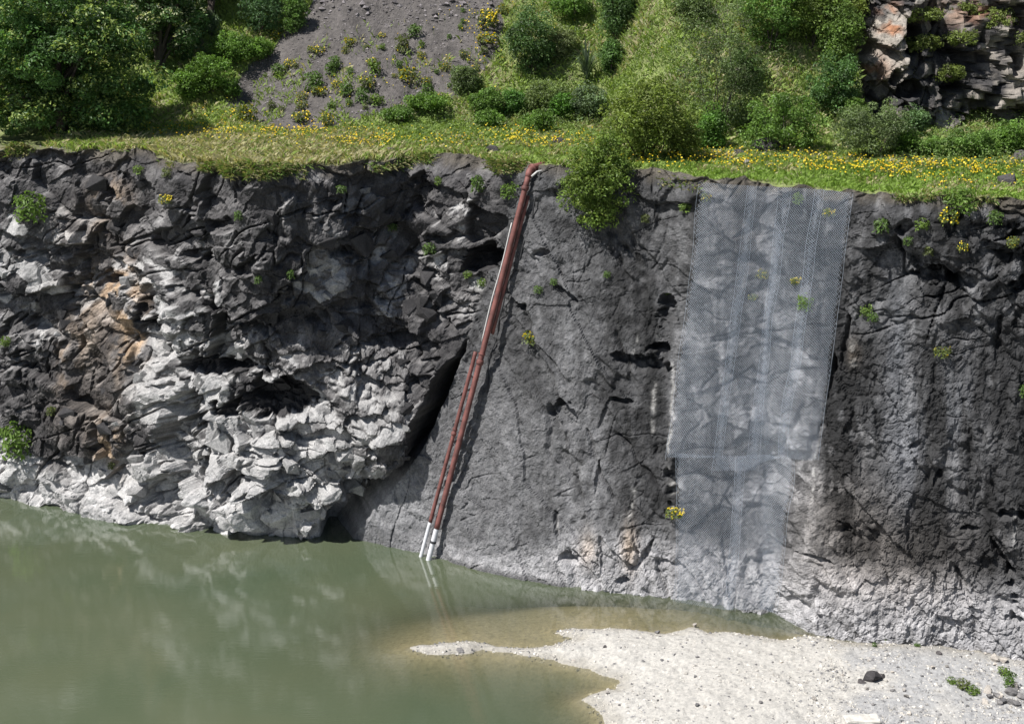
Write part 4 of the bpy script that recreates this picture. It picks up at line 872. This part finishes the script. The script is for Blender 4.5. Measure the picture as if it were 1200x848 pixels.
for u, v, w, m, lab in [(1022, 796, 18, 0, 'dark grey rock beside the weedy patch on the gravel'), (1010, 800, 9, 0, 'small dark rock left of the larger dark rock on the gravel'), (1034, 793, 10, 0, 'grey rock right of the dark rock on the gravel'), (1164, 773, 13, 1, 'pale flat stone at the foot of the wall'),
                        (1178, 775, 11, 1, 'light grey stone next to the pale flat stone'), (1100, 766, 7, 0, 'small dark rock near the foot of the wall'), (1189, 805, 12, 1, 'white stone on the rubble heap'), (1158, 810, 12, 1, 'cream stone left of the rubble heap'), (1154, 823, 9, 1, 'brownish pale stone below the rubble heap'),
                        (1171, 816, 8, 1, 'small white stone within the rubble heap'), (671, 777, 9, 1, 'pale rounded stone at the shore of the spit'), (815, 733, 8, 1, 'white stone standing at the back shore of the spit'), (770, 741, 7, 2, 'grey stone at the back shore of the spit'),
                        (709, 758, 5, 0, 'small dark stone on the narrow part of the spit'), (540, 766, 11, 2, 'pale crusted stone islet beside the tip of the spit'), (484, 764, 4, 2, 'tiny grey stone at the very tip of the spit')]:
    p = beach_at(u, v); p[2] = max(p[2], -.03)
    rock('stone', (BOULD, PALE, GREY)[m][int(rng.integers(6))], p, w * .038, lab, 'stone')
for k in range(11):
    u, v = 1166 + rng.uniform(-8, 34), 818 + rng.uniform(-9, 9)
    rock('rubble_stone', GREY[k % 6], beach_at(u, v), rng.uniform(.3, .55), 'angular grey stone in the rubble heap on the gravel', 'stone', 'grey stones of the rubble heap')
for k in range(26):
    u, v = rng.uniform(690, 1190), rng.uniform(760, 840)
    p = beach_at(u, v)
    if poly_sd(np.array([p[0]]), np.array([p[1]]), sw)[0] < .3: continue
    rock('loose_stone', (PALE if k % 3 else GREY)[k % 6], p, rng.uniform(.14, .26), 'small loose stone lying scattered on the pale gravel spit', 'stone', 'small stones scattered on the spit')
for u, v, s, lab in [(1040, 752, .7, 'small green weed at the foot of the wall'), (1128, 806, 1.0, 'dry green weed patch beside the dark rock on the gravel'), (1140, 812, .9, 'weed clump between the dark rock and the rubble heap'), (1183, 803, 1.1, 'green weed growing out of the rubble heap'), (1176, 790, .9, 'low weed above the rubble heap'),
                     (1196, 768, 1.6, 'bright green weed at the corner of wall and gravel'), (1115, 800, .8, 'thin weed right beside the dark rock'), (1025, 757, .5, 'sparse weed on damp gravel under the wall'), (1075, 757, .5, 'tiny weed at the foot of the far right wall')]:
    weed('gravel_weed', WG[int(rng.integers(4))], beach_at(u, v), s, lab, 'weed', 'weeds on the gravel')
# concrete block
p = beach_at(1008, 848)
bm = bmesh.new(); bmesh.ops.create_cube(bm, size=1.0)
for q in bm.verts: q.co = Vector((q.co.x * 1.25 + (.05 if q.co.z > 0 else 0), q.co.y * .62, q.co.z * .55 - .02))
bmesh.ops.subdivide_edges(bm, edges=bm.edges[:], cuts=3, use_grid_fill=True)
for q in bm.verts: q.co += Vector(rng.normal(size=3) * .012)
bmesh.ops.bevel(bm, geom=[e for e in bm.edges if e.calc_face_angle(0) > .8], offset=.03, segments=2, affect='EDGES')
me = bpy.data.meshes.new('concrete_block'); bm.to_mesh(me); bm.free(); me.materials.append(M_CONC)
o = obj('concrete_block', me, None, p); o.rotation_euler = (0, 0, .04); tag(o, 'pale rectangular concrete block lying on the gravel', 'concrete block')
# small pine at the right end of the wall
p = beach_at(1206, 752)
plant('pine_sapling', p, (0, 0, 2.2), (.95, .9, 2.2), 46, 70, .34, .26, (.035, .085, .022), 'young pine growing against the right end of the wall', 'pine', None, 61, .07, 8, trunk='trunk', asp=.12, up=.9)

# ------------------------------------------------------------------ drain pipes down the slab
def wall_path(pts, off):
    out = []
    for (u, v), o_ in zip(pts, off):
        h = cliff_hit(u, v); d = ray(u, v); t = h[1] / d[1] - o_
        out.append(np.array([0, 0, CAMH]) + d * t)
    return np.array(out)
def dens_path(P, n=60):
    P = np.asarray(P); L = np.r_[0, np.cumsum(np.linalg.norm(np.diff(P, axis=0), axis=1))]
    q = np.linspace(0, L[-1], n); Q = np.stack([np.interp(q, L, P[:, k]) for k in range(3)], -1)
    return Q, L[-1]
def straight(p0, p1, sag, n=40, clear=.2):
    """pipe run: nearly straight, kept clear of the rock in front of the slab"""
    s = np.linspace(0, 1, n)[:, None]; P = p0 * (1 - s) + p1 * s
    lift = 0.
    for q in P[2:-2]:
        u, v, _ = proj(q); h = cliff_hit(float(u), float(v))
        if h is not None: lift = max(lift, (q[1] + clear - h[1]))
    return P + np.array([0, -1, 0]) * max(lift, 0) * np.sin(s * math.pi) ** .6
def pipe_mesh(name, P, r, mat, sides=14):
    V_, F_ = tube(P, r, sides); me = mesh_np(name, V_, F_, mat, None, True)
    bm = bmesh.new(); bm.from_mesh(me)
    be = [e for e in bm.edges if e.is_boundary]; bmesh.ops.holes_fill(bm, edges=be, sides=0); bm.to_mesh(me); bm.free(); return me
def seg(P, a, b):
    n = len(P); return P[int(a * (n - 1)):int(b * (n - 1)) + 1]
b0 = at_z(500, 664, -.35); t0 = cliff_hit(617, 204) + np.array([0, -.45, .1])
P1 = straight(b0, t0, 0, 61, .28)
pm = empty('drain_pipe', b0, 'long rust red drain pipe with a pale lower end, running to the rim', 'pipe')
def kid(name, me, par): o = obj(name, me, par); o.matrix_parent_inverse = par.matrix_basis.inverted(); return o
for e_ in (pm,): e_.location = tuple(b0)
bpy.context.view_layer.update()
kid('pipe_body', pipe_mesh('pipe_body', seg(P1, .115, 1), .135, M_RUST), pm)
kid('pipe_end', pipe_mesh('pipe_end', seg(P1, 0, .1167), .125, M_PALEPIPE), pm)
def ring(P, f, r, w, mat):
    i = f * (len(P) - 1); k = int(i); q = P[k] * (1 - i + k) + P[min(k + 1, len(P) - 1)] * (i - k); d = P[min(k + 1, len(P) - 1)] - P[k - 1]; d = d / np.linalg.norm(d)
    return pipe_mesh('coupling', np.array([q - d * w / 2, q - d * w * .1, q + d * w * .1, q + d * w / 2]), r, mat)
for f_, rr, w_, m_ in [(.065, .155, .10, M_BLACK), (.53, .175, .22, M_RUST), (.55, .175, .06, M_RUST), (.97, .18, .18, M_RUST)]:
    kid('coupling', ring(P1, f_, rr, w_, m_), pm)
top = P1[-1]; tp = np.array([top + [0, 0, -.05], top + [.05, .1, .22], top + [.25, .35, .36], top + [.65, .7, .42], top + [1.3, 1.5, .46]])
Q, _ = dens_path(tp, 14)
kid('elbow', pipe_mesh('elbow', Q, .16, M_RUST), pm)
kid('flange', pipe_mesh('flange', np.array([Q[3], Q[3] * .5 + Q[4] * .5]), .23, M_RUST), pm)
kid('strap', pipe_mesh('strap', np.array([top + [.15, -.1, .0], top + [.4, 0, .2], top + [.75, .2, .25]]), .05, M_WHITEHOSE, 8), pm)
b1 = at_z(491, 660, -.35); t1_ = cliff_hit(562, 405); t1_ = P1[int(.56 * 60)] + np.array([-.30, .08, .1])
P2 = straight(b1, t1_, 0, 61, .2)
# upper run tucked behind the main pipe
up2 = np.array([P1[k] + np.array([.24, .12, 0]) for k in range(36, 60, 3)])
p2 = empty('drain_pipe', b1, 'thinner rust red drain pipe with a pale lower end, ending halfway', 'pipe')
bpy.context.view_layer.update()
kid('pipe_body', pipe_mesh('pipe_body', seg(P2, .2, 1), .095, M_RUST), p2)
kid('pipe_end', pipe_mesh('pipe_end', seg(P2, 0, .2), .09, M_PALEPIPE), p2)
kid('coupling', ring(P2, .62, .13, .16, M_RUST), p2); kid('coupling', ring(P2, .64, .13, .05, M_RUST), p2)
p3 = empty('drain_pipe', up2[0], 'rust red pipe half hidden behind the main drain pipe near the rim', 'pipe'); bpy.context.view_layer.update()
kid('pipe_body', pipe_mesh('pipe_body', up2, .09, M_RUST), p3)
# white hose left of the pipe
hp = np.array([P1[k] + np.array([-.19 - .02 * math.sin(k * .5), -.02, 0]) for k in range(35, 54)])
hz = obj('hose', pipe_mesh('hose', hp, .027, M_WHITEHOSE, 8)); tag(hz, 'thin white hose strapped along the upper left side of the red pipe', 'hose')
cbp = wall_path([(632, 205), (625, 250), (610, 300), (592, 340), (583, 390), (573, 420), (570, 460)], [.006] * 7); Q, _ = dens_path(cbp, 40)  # black strand beside the pipe, mostly modelling its shadow as a dark strip
cb = obj('shadow_cable', pipe_mesh('shadow_cable', Q + np.stack([.04 * np.sin(np.arange(40) * .9), 0 * np.arange(40), 0 * np.arange(40)], -1), .035, M_BLACK, 8)); tag(cb, 'black cable standing in for pipe shadow on the rock right of the red pipe', 'shadow_cable')

# ------------------------------------------------------------------ rockfall netting
# smooth outer envelope of the rock for the mesh to drape on
zi = np.arange(0, nr, 4); xi = np.where((XS > -2) & (XS < 23))[0][::4]
E = D[np.ix_(zi, xi)]
def slide(A, k, fn):
    B = np.stack([np.roll(A, s, 0) for s in range(-k, k + 1)]); A = fn(B, 0); B = np.stack([np.roll(A, s, 1) for s in range(-k, k + 1)]); return fn(B, 0)
E = slide(slide(slide(E, 3, np.max), 3, np.mean), 2, np.mean)
def net_point(x, z, lift):
    d = bil(XS[xi], ZS[zi], E, x, z) + lift
    k = np.interp(x, XS, nx); m = np.interp(x, XS, ny)
    return np.stack([x + k * d, wall_y(x, z) + m * d, z], -1)
def xz_at(u, v):
    """point of the undisplaced wall surface seen at a pixel -> (x, z)"""
    k = np.argmin((U - u) ** 2 + (V - v) ** 2); return X.ravel()[k], Z.ravel()[k]
def net_panel(c00, c10, c01, c11, lift, seed, pitch=.068, r=.0035):
    """corners in (x, z): top-left, top-right, bottom-left, bottom-right"""
    c00, c10, c01, c11 = map(np.array, (c00, c10, c01, c11))
    W = np.linalg.norm(c10 - c00); H = np.linalg.norm(c01 - c00); b = Bag()
    rr = np.random.default_rng(seed)
    for sgn in (1, -1):
        kk = np.arange(-H, W + H, pitch * 1.25)
        for k0 in kk:
            # line a = k0 + sgn * b
            bb = np.arange(0, H + .01, .2); aa = k0 + sgn * bb * .8 if sgn > 0 else k0 + H * .0 - bb * .8 + 0
            m = (aa >= 0) & (aa <= W)
            if m.sum() < 2: continue
            a_, b_ = aa[m] / W, bb[m] / H
            a_ = a_ + .05 * (fbm(b_ * H * .5 + seed * 3, b_ * 0, 2, 950) - .5)
            q = (c00[None] * (1 - a_)[:, None] + c10[None] * a_[:, None]) * (1 - b_)[:, None] + (c01[None] * (1 - a_)[:, None] + c11[None] * a_[:, None]) * b_[:, None]
            P = net_point(q[:, 0], q[:, 1], lift + .12 * (fbm(q[:, 0] * .8, q[:, 1] * .5, 2, 900 + seed) - .5) + (.008 * sgn))
            b.add(*tube(P, r, 3))
    for side in (0, 1):
        bb = np.linspace(0, 1, 60); A0, A1 = (c00, c01) if side == 0 else (c10, c11)
        q = A0[None] * (1 - bb)[:, None] + A1[None] * bb[:, None] + (.05 * (fbm(bb * H * .5 + seed * 3, bb * 0, 2, 950) - .5))[:, None] * (c10 - c00)[None]
        b.add(*tube(net_point(q[:, 0], q[:, 1], np.full(60, lift)), r * 1.2, 4)) if False else b.add(*tube(net_point(q[:, 0], q[:, 1], np.full(60, lift)), r * 1.2, 3))
    return b.mesh('mesh_panel', M_WIRE)
nb = net_point(np.array([xz_at(900, 215)[0]]), np.array([HL - .1]), .1)[0]
net = empty('rockfall_netting', nb, 'pale galvanised wire netting draped down the quarry wall from the rim', 'netting'); bpy.context.view_layer.update()
def lerp2(a, b, t): return (a[0] + (b[0] - a[0]) * t, a[1] + (b[1] - a[1]) * t)
TL, TR, BL, BR = (826, 212), (1003, 224), (784, 536), (962, 536)
k = 0
for a0, a1, bot0, bot1 in [(0, .36, 1, 1), (.30, .60, 1.05, 1.05), (.52, .80, 1.05, 1.0), (.74, 1., 1, 1)]:
    tl, tr, bl, br = lerp2(TL, TR, a0), lerp2(TL, TR, a1), lerp2(BL, BR, a0), lerp2(BL, BR, a1)
    bl = lerp2(tl, bl, bot0); br = lerp2(tr, br, bot1)
    kid('mesh_panel', net_panel(xz_at(*tl), xz_at(*tr), xz_at(*bl), xz_at(*br), .06 + .05 * (k % 2), k), net); k += 1
TL, TR, BL, BR = (797, 528), (938, 536), (796, 702), (915, 714)
for a0, a1 in [(0, .55), (.47, 1.)]:
    tl, tr, bl, br = lerp2(TL, TR, a0), lerp2(TL, TR, a1), lerp2(BL, BR, a0), lerp2(BL, BR, a1)
    kid('mesh_panel', net_panel(xz_at(*tl), xz_at(*tr), xz_at(*bl), xz_at(*br), .14 + .04 * (k % 2), k), net); k += 1
